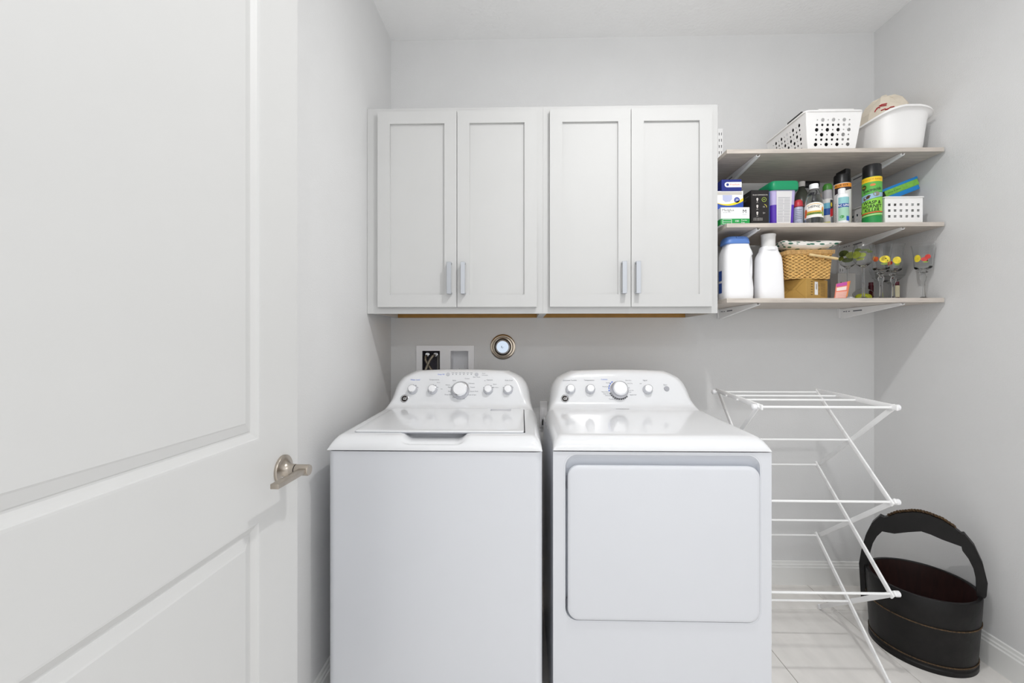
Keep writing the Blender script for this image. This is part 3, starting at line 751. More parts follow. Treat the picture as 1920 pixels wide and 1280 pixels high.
# black light bulb box
ky = 1.889; kx0, kx1 = X(1408.5, ky), X(1442, ky); kz1 = H(356, 1425, ky)
BOXBLK = M('box_black', '#1b1717', .4, var=.08)
t = carton('light_bulb_box', 'tall black light bulb carton with white icons on the middle shelf', 'box', kx0, kx1, ky, ky + .16, Z2, kz1, BOXBLK)
b = NB(); kw = kx1 - kx0; cx_ = (kx0 + kx1) / 2; y = ky - E_
flat(b, txt_data('BULB COMPARISON', .0075, 'CENTER', .95), frontf(cx_, y, kz1 - .022))
for k in range(3):
    zc = kz1 - .043 - k * .030; xa = kx0 + kw * .34
    ellF(b, xa, zc + .003, .0042, .0055, y); rectF(b, xa - .0022, xa + .0022, zc - .007, zc - .001, y); rectF(b, xa - .0042, xa + .0042, zc - .0125, zc - .0115, y)
flat(b, txt_data('5+', .010), frontf(kx0 + kw * .72, y, kz1 - .101)); flat(b, txt_data('15', .009), frontf(kx0 + kw * .70, y, kz1 - .074))
for k in range(3): flat(b, txt_data('use with suitable fixtures', .0042, 'LEFT', .95), frontf(kx0 + .009, y, kz1 - .123 - k * .0045))
part('lettering', b, M('soft_white_print', '#d9d4cf', .6), t, smooth=None)
b = NB(); c = Vector((kx0 + kw * .72, y, kz1 - .042)); ringF(b, c, .0085, .0100, Vector((1, 0, 0)), Vector((0, 0, 1)), n=24); flat(b, txt_data('85', .008), frontf(c.x, y, c.z))
part('rating_ring', b, M('ring_green', '#b6d05a', .6), t, smooth=None)
b = NB(); ringF(b, Vector((kx0 + kw * .72, y, kz1 - .074)), .0095, .0115, Vector((1, 0, 0)), Vector((0, 0, 1)), -.2, 1.5, 10); part('rating_arc', b, M('arc_yellow', '#d8cf5a', .6), t, smooth=None)
b = NB()
for k in range(5):
    b.faces.new([b.verts.new((kx0 - E_, ky + .02 + .02 * k + a, z)) for a, z in ((0, kz1 - .02 - .012 * k), (.03, kz1 - .02 - .012 * k), (.03, kz1 - .022 - .012 * k), (0, kz1 - .022 - .012 * k))])
part('side_stripes', b, GREYPR, t, smooth=None, stuff=True)
solo('blue_carton', bx(kx1 + .003, kx1 + .010, ky + .012, ky + .13, Z2, kz1 - .006, .0006, 1), M('carton_blue', '#22508c', .5), 'thin dark blue carton squeezed between the black bulb box and the purple tub', 'box', smooth=False)
# purple tub with green lid
py_ = 1.905; px0, px1 = X(1447, 1.90), X(1496, 1.90); pcx = (px0 + px1) / 2 + .002; phx = .057; pcy = py_ + .062
zlid = H(351, 1470, 1.89); ztop = H(336.5, 1470, 1.89)
t = thing('powder_tub', 'square translucent tub of purple powder with a green lid', 'tub', (pcx, pcy, Z2))
PURP = M('purple_plastic', '#5a35b0', .35, var=.12, vscale=12)
LAV = M('lavender_plastic', '#b9aed8', .3, var=.08, vscale=15)
zm = Z2 + .105
b = loft(NB(), [sring(pcx, pcy, Z2 + z, phx * k, .060 * k, 7, 56) for z, k in ((0, .86), (.002, .875), (.05, .905), (.105, .94))], True, True)
part('powder_body', b, PURP, t)
b = loft(NB(), [sring(pcx, pcy, z, phx * k, .060 * k, 7, 56, (lambda x, y: 0)) for z, k in ((zm - .012, .937), (zm, .943), (zlid - .004, .985), (zlid, 1.0))], True, True)
part('clear_upper_body', b, LAV, t)
b = loft(NB(), [sring(pcx + .004, pcy, z, phx * k, .062 * k, 7, 56) for z, k in ((zlid - .006, 1.05), (zlid, 1.09), (zlid + .012, 1.10), (ztop - .004, 1.07), (ztop, 1.02), (ztop + .0005, .9))])
part('lid', b, M('lid_green', '#149061', .4), t)
ly = pcy - .060 * .93
b = NB(); b.faces.new([b.verts.new(p) for p in ((pcx - .030, pcy - .060 * .862 - .0028, Z2 + .004), (pcx + .030, pcy - .060 * .862 - .0028, Z2 + .004), (pcx + .034, pcy - .0605, zlid - .010), (pcx - .034, pcy - .0605, zlid - .010))])
part('label_sheet', b, M('label_paper', '#dcdadb', .6), t, smooth=None)
b = NB()
def onlab(x, z):
    q = (z - Z2) / (zlid - .010 - Z2); return Vector((pcx + x, pcy - .060 * .862 - .0032 + (-.0605 + .060 * .862 + .0028) * q, z))
for k in range(16):
    z = zlid - .040 - k * .0068
    if z < Z2 + .010: break
    for x0, x1 in ((-.027, -.004), (0, .026)) if k % 4 else ((-.027, .026),):
        b.faces.new([b.verts.new(onlab(x, zz)) for x, zz in ((x0, z), (x1, z), (x1, z + .0022), (x0, z + .0022))])
part('lettering', b, M('pale_grey_print', '#a5a5ab', .6), t, smooth=None)

def shell_lathe(name, label, cat, cx, cy, z0, prof, mat, body='body'):
    t = thing(name, label, cat, (cx, cy, z0)); part(body, lathe(NB(), [(r, z0 + z) for r, z in prof], cx, cy, 36), mat, t); return t
# red topped spray can (behind tub and vinegar)
cx_, cy_ = X(1496.5, 1.95), 1.95
t = shell_lathe('spray_can', 'red-topped pale blue spray can tucked between the purple tub and the vinegar', 'spray can', cx_, cy_, Z2, [(0, 0), (.019, 0), (.020, .003), (.020, .088), (.0195, .090), (0, .090)], M('pale_blue_can', '#b7bdd0', .35, var=.12, vscale=30), 'can')
part('red_dome', lathe(NB(), [(r, Z2 + z) for r, z in ((0, .090), (.0198, .090), (.0198, .100), (.017, .116), (.012, .124), (0, .126))], cx_, cy_, 32), M('red_plastic', '#c03a44', .35), t)
b = cylpatch(NB(), cx_, cy_, .0201, Z2 + .105, Z2 + .109, -1.3, 1.3, zf0=None); 
b = NB(); cylpatch(b, cx_, cy_, .0200, Z2 + .0905, Z2 + .0935, -1.5, 1.5); part('dark_ring', b, M('dark_red', '#6d1d26', .4), t)
b = NB(); flat(b, txt_data('A.7', .008), cylf(cx_, cy_, .0203, Z2 + .022, -.5)); 
for k in range(6): cylpatch(b, cx_, cy_, .0203, Z2 + .036 + k * .008, Z2 + .0385 + k * .008, -1.1, .2, 6)
part('lettering', b, GREYPR, t, smooth=None)
# dark bottle with pale cap
cx_, cy_ = X(1503, 2.04), 2.04; zt = H(341, 1503, 2.04)
t = shell_lathe('dark_bottle', 'dark olive bottle with a pale cap standing behind the red-topped can', 'bottle', cx_, cy_, Z2, [(0, 0), (.036, 0), (.038, .004), (.038, .13), (.034, .155), (.024, .185), (.014, zt - Z2 - .035), (.012, zt - Z2 - .022), (0, zt - Z2 - .022)], M('dark_olive', '#3d4038', .25), 'body')
part('cap', lathe(NB(), [(0, zt - .024), (.0145, zt - .024), (.0145, zt - .002), (.013, zt), (0, zt)], cx_, cy_, 28), M('pale_cap', '#d3cfcb', .45), t)
# black trigger spray
cx_, cy_ = X(1521, 2.12), 2.12; zt = H(340, 1520, 2.12)
t = shell_lathe('trigger_spray_bottle', 'black trigger spray bottle standing behind the vinegar', 'spray bottle', cx_, cy_, Z2, [(0, 0), (.033, 0), (.035, .004), (.035, .14), (.028, .17), (.014, .20), (.013, .215), (0, .215)], M('navy_plastic', '#1d2030', .35), 'body')
b = NB(); box(b, cx_ - .034, cx_ + .036, cy_ - .011, cy_ + .011, zt - .03, zt, .005); part('trigger_head', b, BLK, t)
b = NB(); tube(b, [(cx_ + .024, cy_, zt - .03), (cx_ + .030, cy_, zt - .05), (cx_ + .026, cy_, zt - .07)], .004, 8); part('trigger', b, BLK, t)
# vinegar bottle
cx_, cy_ = X(1526.5, 1.91), 1.912; r = .0355; th0 = -.55
zt = H(345.5, 1527, 1.91); sh = zt - Z2
t = thing('vinegar_bottle', 'clear bottle of white vinegar with a white cap and a fruit label', 'bottle', (cx_, cy_, Z2))
prof = [(0, .004), (.030, .001), (r - .001, .004), (r, .01), (r, .098), (r - .002, .108), (.027, .132), (.019, .152), (.0155, .160), (.0155, sh - .021)]
part('glass_body', lathe(NB(), [(a, Z2 + z) for a, z in prof] + [(max(a - .0015, 0), Z2 + z + (.002 if a else .002)) for a, z in reversed(prof)], cx_, cy_, 40), GLASS, t)
part('vinegar', lathe(NB(), [(a, Z2 + z) for a, z in ((0, .0065), (r - .004, .007), (r - .0022, .012), (r - .0022, .098), (r - .0045, .108), (.024, .13), (0, .13))], cx_, cy_, 40), M('vinegar_liquid', '#fbfbf3', .02, trans=1, ior=1.33, var=0), t)
cap = part('cap', lathe(NB(), [(0, zt - .022), (.0172, zt - .022), (.0176, zt - .004), (.0165, zt), (0, zt)], cx_, cy_, 32), PLW, t)
lz0, lz1 = Z2 + .026, Z2 + .094
ra = r + .0004
b = NB(); cylpatch(b, cx_, cy_, ra, lz0, lz1, th0 - 1.35, th0 + 1.35, 28, lambda q: lz0 + .003 * math.sin(PI * q), lambda q: lz1 - .012 * (2 * q - 1) ** 2)
lb = part('label', b, M('cream_label', '#f2efe6', .5), t)
b = NB(); flat(b, txt_data('HEINZ', .0135, 'CENTER', 1.1, 0, .012), cylf(cx_, cy_, ra + .0004, lz1 - .018, th0, 6)); part('lettering', b, M('label_dark_print', '#30323a', .6), lb, smooth=None)
b = NB(); cylpatch(b, cx_, cy_, ra + .0002, lz0 + .024, lz0 + .031, th0 - .75, th0 + .75, 14); cylpatch(b, cx_, cy_, ra + .0002, lz1 - .0065, lz1 - .0045, th0 - .8, th0 + .8, 14, lambda q: lz1 - .008 - .006 * (2 * q - 1) ** 2, lambda q: lz1 - .006 - .006 * (2 * q - 1) ** 2); part('gold_band', b, M('label_gold', '#d9a63a', .5), lb)
b = NB(); cylpatch(b, cx_, cy_, ra + .0003, lz0 + .0155, lz0 + .0245, th0 - .85, th0 + .85, 14); part('green_band', b, M('label_green', '#7c9a3c', .5), lb)
b = NB(); flat(b, txt_data('VINEGAR', .0095, 'CENTER', 1.1), cylf(cx_, cy_, ra + .0006, lz0 + .0195, th0, 3)); part('lettering', b, M('label_ink', '#1c2a26', .6), lb, smooth=None)
def cyl_ell(bm, cx, cy, rr, z, th, a, h, n=14):
    flat(bm, ([(a * math.cos(2 * PI * i / n), h * math.sin(2 * PI * i / n)) for i in range(n)], [tuple(range(n))]), cylf(cx, cy, rr, z, th)); return bm
b = NB(); cyl_ell(b, cx_, cy_, ra + .0005, lz0 + .030, th0 - .95, .007, .013); cyl_ell(b, cx_, cy_, ra + .0006, lz0 + .016, th0 - 1.0, .006, .011); part('fruit_print', b, M('apple_orange', '#d9622f', .5, var=.2, vscale=60), lb, stuff=True)
b = NB(); cyl_ell(b, cx_, cy_, ra + .0005, lz0 + .034, th0 + .98, .006, .014); part('fruit_print', b, M('fruit_amber', '#d98f33', .5, var=.2, vscale=60), lb)
b = NB(); cyl_ell(b, cx_, cy_, ra + .0006, lz0 + .020, th0 + 1.02, .006, .013); part('fruit_print', b, M('fruit_green', '#93a84c', .5, var=.2, vscale=60), lb)
# green capped bottle
cx_, cy_ = X(1553, 1.97), 1.975; zt = H(344, 1553, 1.97)
t = shell_lathe('green_capped_bottle', 'small cleaner bottle with a green cap between the vinegar and the tall spray can', 'bottle', cx_, cy_, Z2, [(0, 0), (.019, 0), (.020, .003), (.020, .128), (.0185, .134), (0, .134)], M('bottle_white', '#d8d6d4', .4), 'body')
part('frosted_neck', lathe(NB(), [(0, Z2 + .134), (.0175, Z2 + .134), (.0165, zt - .030), (0, zt - .030)], cx_, cy_, 28), M('frosted_plastic', '#a9a7ab', .4), t)
part('cap', lathe(NB(), [(0, zt - .030), (.0185, zt - .030), (.0185, zt - .012), (.013, zt - .002), (0, zt)], cx_, cy_, 28), M('cap_green', '#3c7a2c', .4), t)
for z0, z1, a0, a1, nm, colr in ((.0, .050, .05, 1.2, 'grey_band', '#7d7f89'), (.050, .085, -.1, 1.2, 'red_band', '#c8202b'), (.085, .128, -.1, 1.2, 'dark_band', '#34333a'), (.0, .03, -1.5, -.1, 'yellow_band', '#d4cf73'), (.06, .09, -1.5, -.12, 'blue_band', '#234f9b'), (.09, .115, -1.5, -.12, 'teal_band', '#6db0c8')):
    b = NB(); cylpatch(b, cx_, cy_, .0205, Z2 + z0, Z2 + z1, a0, a1, 10, (lambda q, z0=z0: Z2 + z0 + (.012 * q if nm in ('red_band', 'dark_band') else 0)), (lambda q, z1=z1: Z2 + z1 + (.012 * q if nm in ('red_band',) else 0)))
    part(nm, b, M('btl_' + nm, colr, .45), t)
b = NB(); cyl_ell(b, cx_, cy_, .0209, Z2 + .106, .15, .004, .010); part('yellow_mark', b, M('btl_yel', '#e2c535', .5), t)
# tall black-capped spray can
cx_, cy_ = X(1579.5, 1.97), 1.972; r = .0345
zl = H(343, 1579, 1.95); zt = H(318.5, 1585, 1.96); zt2 = H(327, 1568, 1.96)
t = shell_lathe('aerosol_can', 'white aerosol can with an orange band and a stepped black cap', 'spray can', cx_, cy_, Z2, [(0, 0), (r - .002, 0), (r, .003), (r, zl - Z2 - .004), (r - .002, zl - Z2), (0, zl - Z2)], M('can_white', '#e4e3e2', .3), 'can')
b = lathe(NB(), [(0, zl - .002), (r - .0025, zl - .002), (r - .003, zt2 - .004), (r - .005, zt2), (0, zt2)], cx_, cy_, 36)
part('cap', b, BLK, t)
b = NB(); rows = []
for z, k in ((zt2 - .01, 1), (zt - .002, .99), (zt, .93)):
    row = []
    for i in range(25):
        a = -.5 + (PI + 1.0) * i / 24 - PI / 2; row.append(Vector((cx_ + (r - .0035) * k * math.cos(a), cy_ + (r - .0035) * k * math.sin(a), z)))
    rows.append(row)
for row in rows:
    row[0].x = max(row[0].x, cx_ - .006); row[-1].x = max(row[-1].x, cx_ - .006)
rows2 = [[Vector((max(p.x, cx_ - .006), p.y, p.z)) for p in row] for row in rows]
loft(b, rows2); part('actuator', b, BLK, t)
b = NB(); cylpatch(b, cx_, cy_, r + .0004, zl - .020, zl - .003, -1.5, .62, 20); part('orange_band', b, M('band_orange', '#ef9a33', .45), t)
b = NB(); flat(b, txt_data('VALUE SIZE', .0115, 'CENTER', 1.0, 0, .015), cylf(cx_, cy_, r + .0009, zl - .0115, -.80)); part('lettering', b, M('band_ink', '#4a2a1a', .6), t, smooth=None)
b = NB(); cylpatch(b, cx_, cy_, r + .0004, zl - .044, zl - .020, -1.5, .62, 20, lambda q: zl - .050 + .022 * q, None); part('dark_band', b, M('band_dark', '#332a31', .45), t)
b = NB(); cylpatch(b, cx_, cy_, r + .0004, Z2, zl - .003, .62, 1.55, 10); part('side_strip', b, M('strip_pinkish', '#d3c6bf', .45), t)
b = NB(); flat(b, txt_data("TE'S", .012, 'LEFT'), cylf(cx_, cy_, r + .0009, zl - .056, -1.25))
for k in range(12): cylpatch(b, cx_, cy_, r + .0008, Z2 + .02 + k * .008, Z2 + .0215 + k * .008, -1.4, -.75, 5)
part('lettering', b, M('ink_navy', '#2b2f4a', .6), t, smooth=None)
# small white drain cleaner bottle in front
cx_, cy_ = X(1580.5, 1.89), 1.893; r = .0228; zs = H(363.5, 1578, 1.89); zt = H(353.5, 1577, 1.89)
t = shell_lathe('drain_cleaner_bottle', 'small white bottle with a teal and green label in front of the aerosol can', 'bottle', cx_, cy_, Z2, [(0, 0), (r - .002, 0), (r, .003), (r, zs - Z2 - .012), (r - .002, zs - Z2 - .004), (r - .007, zs - Z2 - .0005), (0, zs - Z2)], PLW, 'body')
part('cap', lathe(NB(), [(0, zs - .002), (.0135, zs - .002), (.0135, zt - .002), (.012, zt), (0, zt)], cx_ - .003, cy_, 28), PLW, t)
for nm, z0, z1, colr, a0 in (('teal_field', .085, .113, '#8fc4c8', -1.3), ('blue_field', .069, .085, '#1e4c9a', -1.3), ('green_field', .012, .069, '#9dc7b0', -1.3), ('blue_corner', .010, .030, '#1b55b5', .0)):
    b = NB(); cylpatch(b, cx_, cy_, r + (.0004 if a0 < -.5 else .0006), Z2 + z0, Z2 + z1, a0, 1.5, 12); part(nm, b, M('acl_' + nm, colr, .45), t)
b = NB(); flat(b, txt_data('AC LINE', .0125, 'CENTER', 1.0, 0, .015), cylf(cx_, cy_, r + .0009, Z2 + .077, -.40)); part('lettering', b, WHITEPR, t, smooth=None)
b = NB(); cyl_ell(b, cx_, cy_, r + .0008, Z2 + .028, -.7, .008, .007); part('leaf_print', b, M('leafy', '#4f9a58', .5), t)
# wasp spray
cx_, cy_ = X(1635.5, 1.90), 1.902; r = .0345; th0 = -.68
zt = H(310.5, 1635, 1.90); zy1 = H(332, 1635, 1.88); zy0 = zy1 - .021
t = shell_lathe('wasp_spray_can', 'green wasp and hornet killer spray can with a black cap and yellow band', 'spray can', cx_, cy_, Z2, [(0, 0), (r - .0015, 0), (r, .003), (r, zy1 - Z2), (r - .002, zy1 - Z2 + .003), (0, zy1 - Z2 + .003)], M('wasp_green', '#3f9c35', .35, var=.25, vscale=25), 'can')
part('cap', lathe(NB(), [(0, zy1), (r - .001, zy1), (r - .002, zt - .004), (r - .005, zt), (0, zt)], cx_, cy_, 36), BLK, t)
rr = r + .0004
def band(nm, z0, z1, colr, f0=None, f1=None, off=0): 
    b = NB(); cylpatch(b, cx_, cy_, rr + off, z0, z1, th0 - 1.5, th0 + 1.5, 28, f0, f1); return part(nm, b, M('wasp_' + nm, colr, .4, var=.06), t)
band('yellow_band', zy0, zy1, '#f2c928')
zz = lambda z, k: (lambda q: z + k * q)
band('dark_green_base', Z2 + .002, Z2 + .030, '#1f8a45')
band('pale_green_stripe', Z2 + .030, Z2 + .038, '#a5d68a', zz(Z2 + .030, .006), zz(Z2 + .036, .006), .0002)
band('red_stripe', Z2 + .04, Z2 + .047, '#d4552d', zz(Z2 + .040, .006), zz(Z2 + .045, .006), .0002)
band('lime_field', Z2 + .047, Z2 + .100, '#8fd14a', None, zz(Z2 + .092, .022), .0001)
band('sky_field', Z2 + .094, Z2 + .130, '#93b6cf', zz(Z2 + .094, .022), zz(Z2 + .122, .010), .0002)
band('mid_green_field', Z2 + .130, zy0, '#5cae4a', zz(Z2 + .124, .010), None, .0001)
b = NB()
for k, (s, z) in enumerate((('WASP &', .088), ('HORNET', .0715), ('KILLER', .0555))): flat(b, txt_data(s, .0195, 'CENTER', .93, .1, .018), cylf(cx_, cy_, rr + .001, Z2 + z, th0 + .0))
part('lettering', b, BLACKPR, t, smooth=None)
b = NB(); flat(b, txt_data('Spectracide', .0185, 'CENTER', .80, .25, .014), lambda x, y: cylf(cx_, cy_, rr + .001, Z2 + .143, th0)(x, y + .12 * x)); part('lettering', b, M('wasp_script', '#2f3a33', .5), t, smooth=None)
b = NB(); flat(b, txt_data('UP TO 27 FT RANGE', .010, 'CENTER', .85), cylf(cx_, cy_, rr + .0008, (zy0 + zy1) / 2 - .001, th0)); part('lettering', b, M('wasp_amber', '#b8801c', .5), t, smooth=None)
b = NB(); cyl_ell(b, cx_, cy_, rr + .0008, zy0 - .020, th0 - .85, .011, .012); part('seal', b, M('wasp_seal', '#3a4520', .5), t)
b = NB(); flat(b, txt_data('PRO', .008), cylf(cx_, cy_, rr + .0012, zy0 - .020, th0 - .85)); part('lettering', b, M('wasp_seal_ink', '#e0c63a', .5), t, smooth=None)
b = NB(); cyl_ell(b, cx_, cy_, rr + .0008, zy0 - .014, th0 + .1, .010, .005); part('red_print', b, M('wasp_red', '#d97c42', .5), t)
b = NB()
for th, z, a, h in ((-.55, .112, .013, .006), (-.30, .118, .007, .004), (-.75, .106, .006, .004)): cyl_ell(b, cx_, cy_, rr + .0008, Z2 + z, th0 + th, a, h)
part('wasp_picture', b, M('wasp_insect', '#5a3a24', .5, var=.5, vscale=80), t, stuff=True)
b = NB(); cyl_ell(b, cx_, cy_, rr + .0008, Z2 + .124, th0 + .45, .012, .010); part('nest_picture', b, M('wasp_nest', '#8a8577', .5, var=.3, vscale=60), t)
# white open basket with square holes
qx0, qx1, qy0, qy1, qz1 = 1.572, 1.7315, 1.888, 2.14, 1.8745
t = thing('square_hole_basket', 'low white plastic basket with rows of square holes on the middle shelf', 'basket', ((qx0 + qx1) / 2, (qy0 + qy1) / 2, Z2))
def sqholes(wd, n): return [rect(-wd / 2 + (i + .5) * wd / n - .0055, -wd / 2 + (i + .5) * wd / n + .0055, z, z + .011) for i in range(n) for z in (.026, .051, .076)]
for p0, p1, n in (((qx0, qy0), (qx1, qy0), 6), ((qx1, qy0), (qx1, qy1), 9), ((qx1, qy1), (qx0, qy1), 6), ((qx0, qy1), (qx0, qy0), 9)):
    p0, p1 = Vector((*p0, 0)), Vector((*p1, 0)); ux = (p1 - p0); wd = ux.length; ux.normalize(); up = Vector((0, 0, 1))
    m = Matrix((ux, up, ux.cross(up))).transposed().to_4x4(); m.translation = (p0 + p1) / 2 + Vector((0, 0, Z2)) 
    part('side_panel', plate(NB(), rect(-wd / 2, wd / 2, .0005, qz1 - Z2 - .002), sqholes(wd - .012, n), .0022, m), PLW2, t, smooth=False)
part('base', bx(qx0, qx1, qy0, qy1, Z2, Z2 + .003), PLW2, t, smooth=False)
part('rim', plate(NB(), rrect2(qx0 - .006, qx1 + .006, qy0 - .006, qy1 + .006, .008, 4), [rrect2(qx0 + .002, qx1 - .002, qy0 + .002, qy1 - .002, .004, 4)], .004, Matrix.Translation((0, 0, qz1))), PLW2, t, smooth=False)
# blue tool leaning in the basket
BLUE = M('bright_blue_plastic', '#1f86cf', .35)
t = thing('blue_lint_brush', 'bright blue plastic brush with a green sleeve leaning in the square-holed basket', 'brush', (1.65, 1.99, Z2 + .01))
A_, B_ = at(1642, 368, 1.985), at(1719, 338, 1.985)
ax = (B_ - A_).normalized(); up = Vector((0, -1, 0)).cross(ax) * -1; up = Vector((-ax.z, 0, ax.x))
def tb(s0, s1, u0, u1, y0, y1, bev=.002):
    m = Matrix((ax, Vector((0, 1, 0)), up)).transposed().to_4x4(); m.translation = Vector((A_.x, 0, A_.z))
    return box(NB(), s0, s1, y0, y1, u0, u1, bev, 2, m)
L_ = (B_ - A_).length
part('upper_rail', tb(.012, L_, .006, .018, 1.975, 2.0), BLUE, t)
part('lower_rail', tb(-.01, L_ - .012, -.040, -.020, 1.972, 2.003), BLUE, t)
part('green_sleeve', tb(.034, L_ - .006, -.020, .007, 1.974, 2.0, .0008), M('lime_label', '#7fbf4d', .5, var=.15, vscale=60), t)
part('black_foam', tb(-.012, .036, -.022, .008, 1.976, 1.998, .004), BLK, t)
b = NB(); m = Matrix((ax, up, Vector((0, -1, 0)))).transposed().to_4x4(); m.translation = Vector((A_.x, 1.9735, A_.z))
flat(b, txt_data('scrub & clean', .0115, 'LEFT', 1), lambda x, y: m @ Vector((.045 + x, -.006 + y, 0))); part('lettering', b, M('sleeve_ink', '#3b7d3a', .6), t, smooth=None)
part('hinge_pin', tb(.004, .016, .004, .014, 1.970, 2.0, .003), M('pin_grey', '#8f9aa5', .4), t)
b = NB(); tube(b, [A_ + Vector((-.002, .0, -.012)), Vector((1.60, 2.06, Z2 + .09)), Vector((1.583, 2.13, Z2 + .075))], .010, 10); part('handle', b, M('dark_teal', '#16404a', .4), t)

# ------------------------------------------------------------------ lowest shelf
# big powder jug
jx, jy = X(1382, 1.93), 1.945; jhx, jhy = .066, .052
zb1 = H(455, 1380, 1.91); zt = H(444.5, 1380, 1.93)
t = thing('detergent_jug', 'wide white plastic jug with a blue lid at the left end of the lowest shelf', 'jug', (jx, jy, Z3))
hb = zb1 - Z3
rings = []
for z, k in ((0, .93), (.004, .965), (.02, .985), (.05, .99), (.09, .985), (.13, .985), (.17, .98), (.20, .96), (.215, .90), (.228, .82), (hb, .74)):
    rg = sring(jx, jy, Z3 + z, jhx * k, jhy * k, 4, 64)
    for p in rg:
        dx = (p.x - jx) / jhx; s_ = sst(.55, .95, dx) * sst(.085, .105, z) * (1 - sst(.165, .19, z)); p.x -= .024 * s_
    rings.append(rg)
part('jug_body', loft(NB(), rings), PLW, t)
b = NB(); tube(b, [(jx + jhx * .95, jy, Z3 + .195), (jx + jhx * 1.0, jy, Z3 + .17), (jx + jhx * 1.0, jy, Z3 + .12), (jx + jhx * .93, jy, Z3 + .085)], [.010, .009, .009, .011], 12); part('handle', b, PLW, t)
b = loft(NB(), [sring(jx - .004, jy, z, jhx * k, jhy * k, 4, 56) for z, k in ((zb1 - .004, .80), (zb1, .84), (zt - .010, .78), (zt - .002, .70), (zt, .60))])
lid = part('lid', b, M('lid_blue', '#5b83c8', .4), t)
part('lid_latch', bx(jx - .016, jx + .016, jy - jhy * .80, jy - jhy * .72, zt - .013, zt - .003, .001), M('latch_blue', '#4d74b8', .4), lid)
b = NB(); LABC = M('label_navy', '#2d4f9a', .45, var=.2, vscale=40)
for q0, q1 in ((.03, .075), (.085, .13)):
    b.faces.new([b.verts.new((jx - jhx * .992 - .0006, jy - .012 + a, Z3 + z)) for a, z in ((0, q0), (.03, q0), (.03, q1), (0, q1))])
part('side_label', b, LABC, t, smooth=None)
# tall bottle
vx, vy = X(1443, 1.93), 1.935; hx0, hy0 = .0565, .038
zt = H(439, 1440, 1.925); zc = H(462, 1440, 1.925)
t = thing('laundry_bottle', 'tall white detergent bottle with a white cap beside the blue-lidded jug', 'bottle', (vx, vy, Z3))
hb = zc - Z3 
rings = []
for z, k, dx in ((0, .96, 0), (.004, 1.0, 0), (.05, .99, -.001), (.11, .96, -.002), (.155, .93, -.003), (.180, .90, -.004), (.192, .85, -.004), (.204, .75, -.004), (.214, .66, -.003), (hb - .004, .60, -.003), (hb, .54, -.003)):
    rings.append(sring(vx + dx, vy, Z3 + z, hx0 * k, hy0 * (k + .05), 3.6, 56))
part('bottle_body', loft(NB(), rings), PLW, t)
part('cap', lathe(NB(), [(0, zc - .004), (.0275, zc - .004), (.0280, zt - .012), (.0300, zt - .002), (.0292, zt), (.025, zt), (.024, zt - .012), (0, zt - .014)], vx - .003, vy, 36), M('cap_white', '#e0dfdd', .4), t)
part('collar', lathe(NB(), [(0, zc - .018), (.034, zc - .018), (.031, zc - .004), (0, zc - .003)], vx - .003, vy, 36), PLW, t)
b = NB()
for k in range(3): cyl_ell(b, vx + .0, vy, .0405, Z3 + .05 + .035 * k, .85, .006, .013)
part('side_print', b, M('pale_blue_print', '#b9c9e2', .5), t) if False else b.free()
b = NB(); b.faces.new([b.verts.new((vx + hx0 * .985, vy - .02 + a, Z3 + z)) for a, z in ((0, .02), (.035, .02), (.030, .13), (0, .13))]); b.free()
# cardboard box (turned)
KRAFT = M('kraft_card', '#b8924c', .7, var=.06, vscale=14)
near = at(1512, 521, 1.884); bzt = H(521.5, 1512, 1.884); fi = math.radians(27)
r_ = Vector((math.cos(fi), math.sin(fi), 0)); l_ = Vector((-math.sin(fi), math.cos(fi), 0)); bw, bd_ = .158, .118
near.z = 0
t = thing('cardboard_box', 'small brown cardboard box with a white sticker under the wicker basket', 'box', (near.x, near.y, Z3), 0)
mk = Matrix((r_, l_, Vector((0, 0, 1)))).transposed().to_4x4(); mk.translation = near
part('carton', box(NB(), 0, bw, 0, bd_, Z3, bzt, .0008, 1, mk), KRAFT, t, smooth=False)
hbx = bzt - Z3
def quad(bm, pts): bm.faces.new([bm.verts.new(mk @ Vector(p)) for p in pts])
b = NB(); e = -.0004
for (a0, z0), (a1, z1) in (((0, 0), (.045, .5)), ((0, 1), (.045, .5)), ((bd_, 0), (bd_ - .045, .5)), ((bd_, 1), (bd_ - .045, .5)), ((.045, .5), (bd_ - .045, .5))):
    quad(b, [(e, a0, Z3 + z0 * hbx), (e, a1, Z3 + z1 * hbx - .0007), (e, a1, Z3 + z1 * hbx + .0007), (e, a0 + .001, Z3 + z0 * hbx)])
part('fold_creases', b, M('kraft_dark', '#8a6a33', .7), t, smooth=None, stuff=True)
b = NB(); quad(b, [(x, e, Z3 + z * hbx) for x, z in ((.060, .22), (.084, .22), (.084, .88), (.060, .88))]); part('white_sticker', b, WHITEPR, t, smooth=None)
b = NB()
for k in range(9): quad(b, [(x, 2 * e, Z3 + z * hbx) for x, z in ((.068, .5 + k * .03), (.078, .5 + k * .03), (.078, .515 + k * .03), (.068, .515 + k * .03))])
for k in range(6): quad(b, [(x, e, Z3 + z * hbx) for x, z in ((.032, .2 + k * .13), (.046, .2 + k * .13), (.046, .24 + k * .13), (.032, .24 + k * .13))])
for k in range(9): quad(b, [(x, e, Z3 + z * hbx) for x, z in ((.104, .18 + k * .075), (.140, .18 + k * .075), (.140, .2 + k * .075), (.104, .2 + k * .075))])
for k in range(3): ringF(b, mk @ Vector((.092, e, Z3 + (.3 + .2 * k) * hbx)), .0025, .004, r_, Vector((0, 0, 1)), n=10)
part('printed_marks', b, M('kraft_ink', '#6f5530', .7), t, smooth=None, stuff=True)
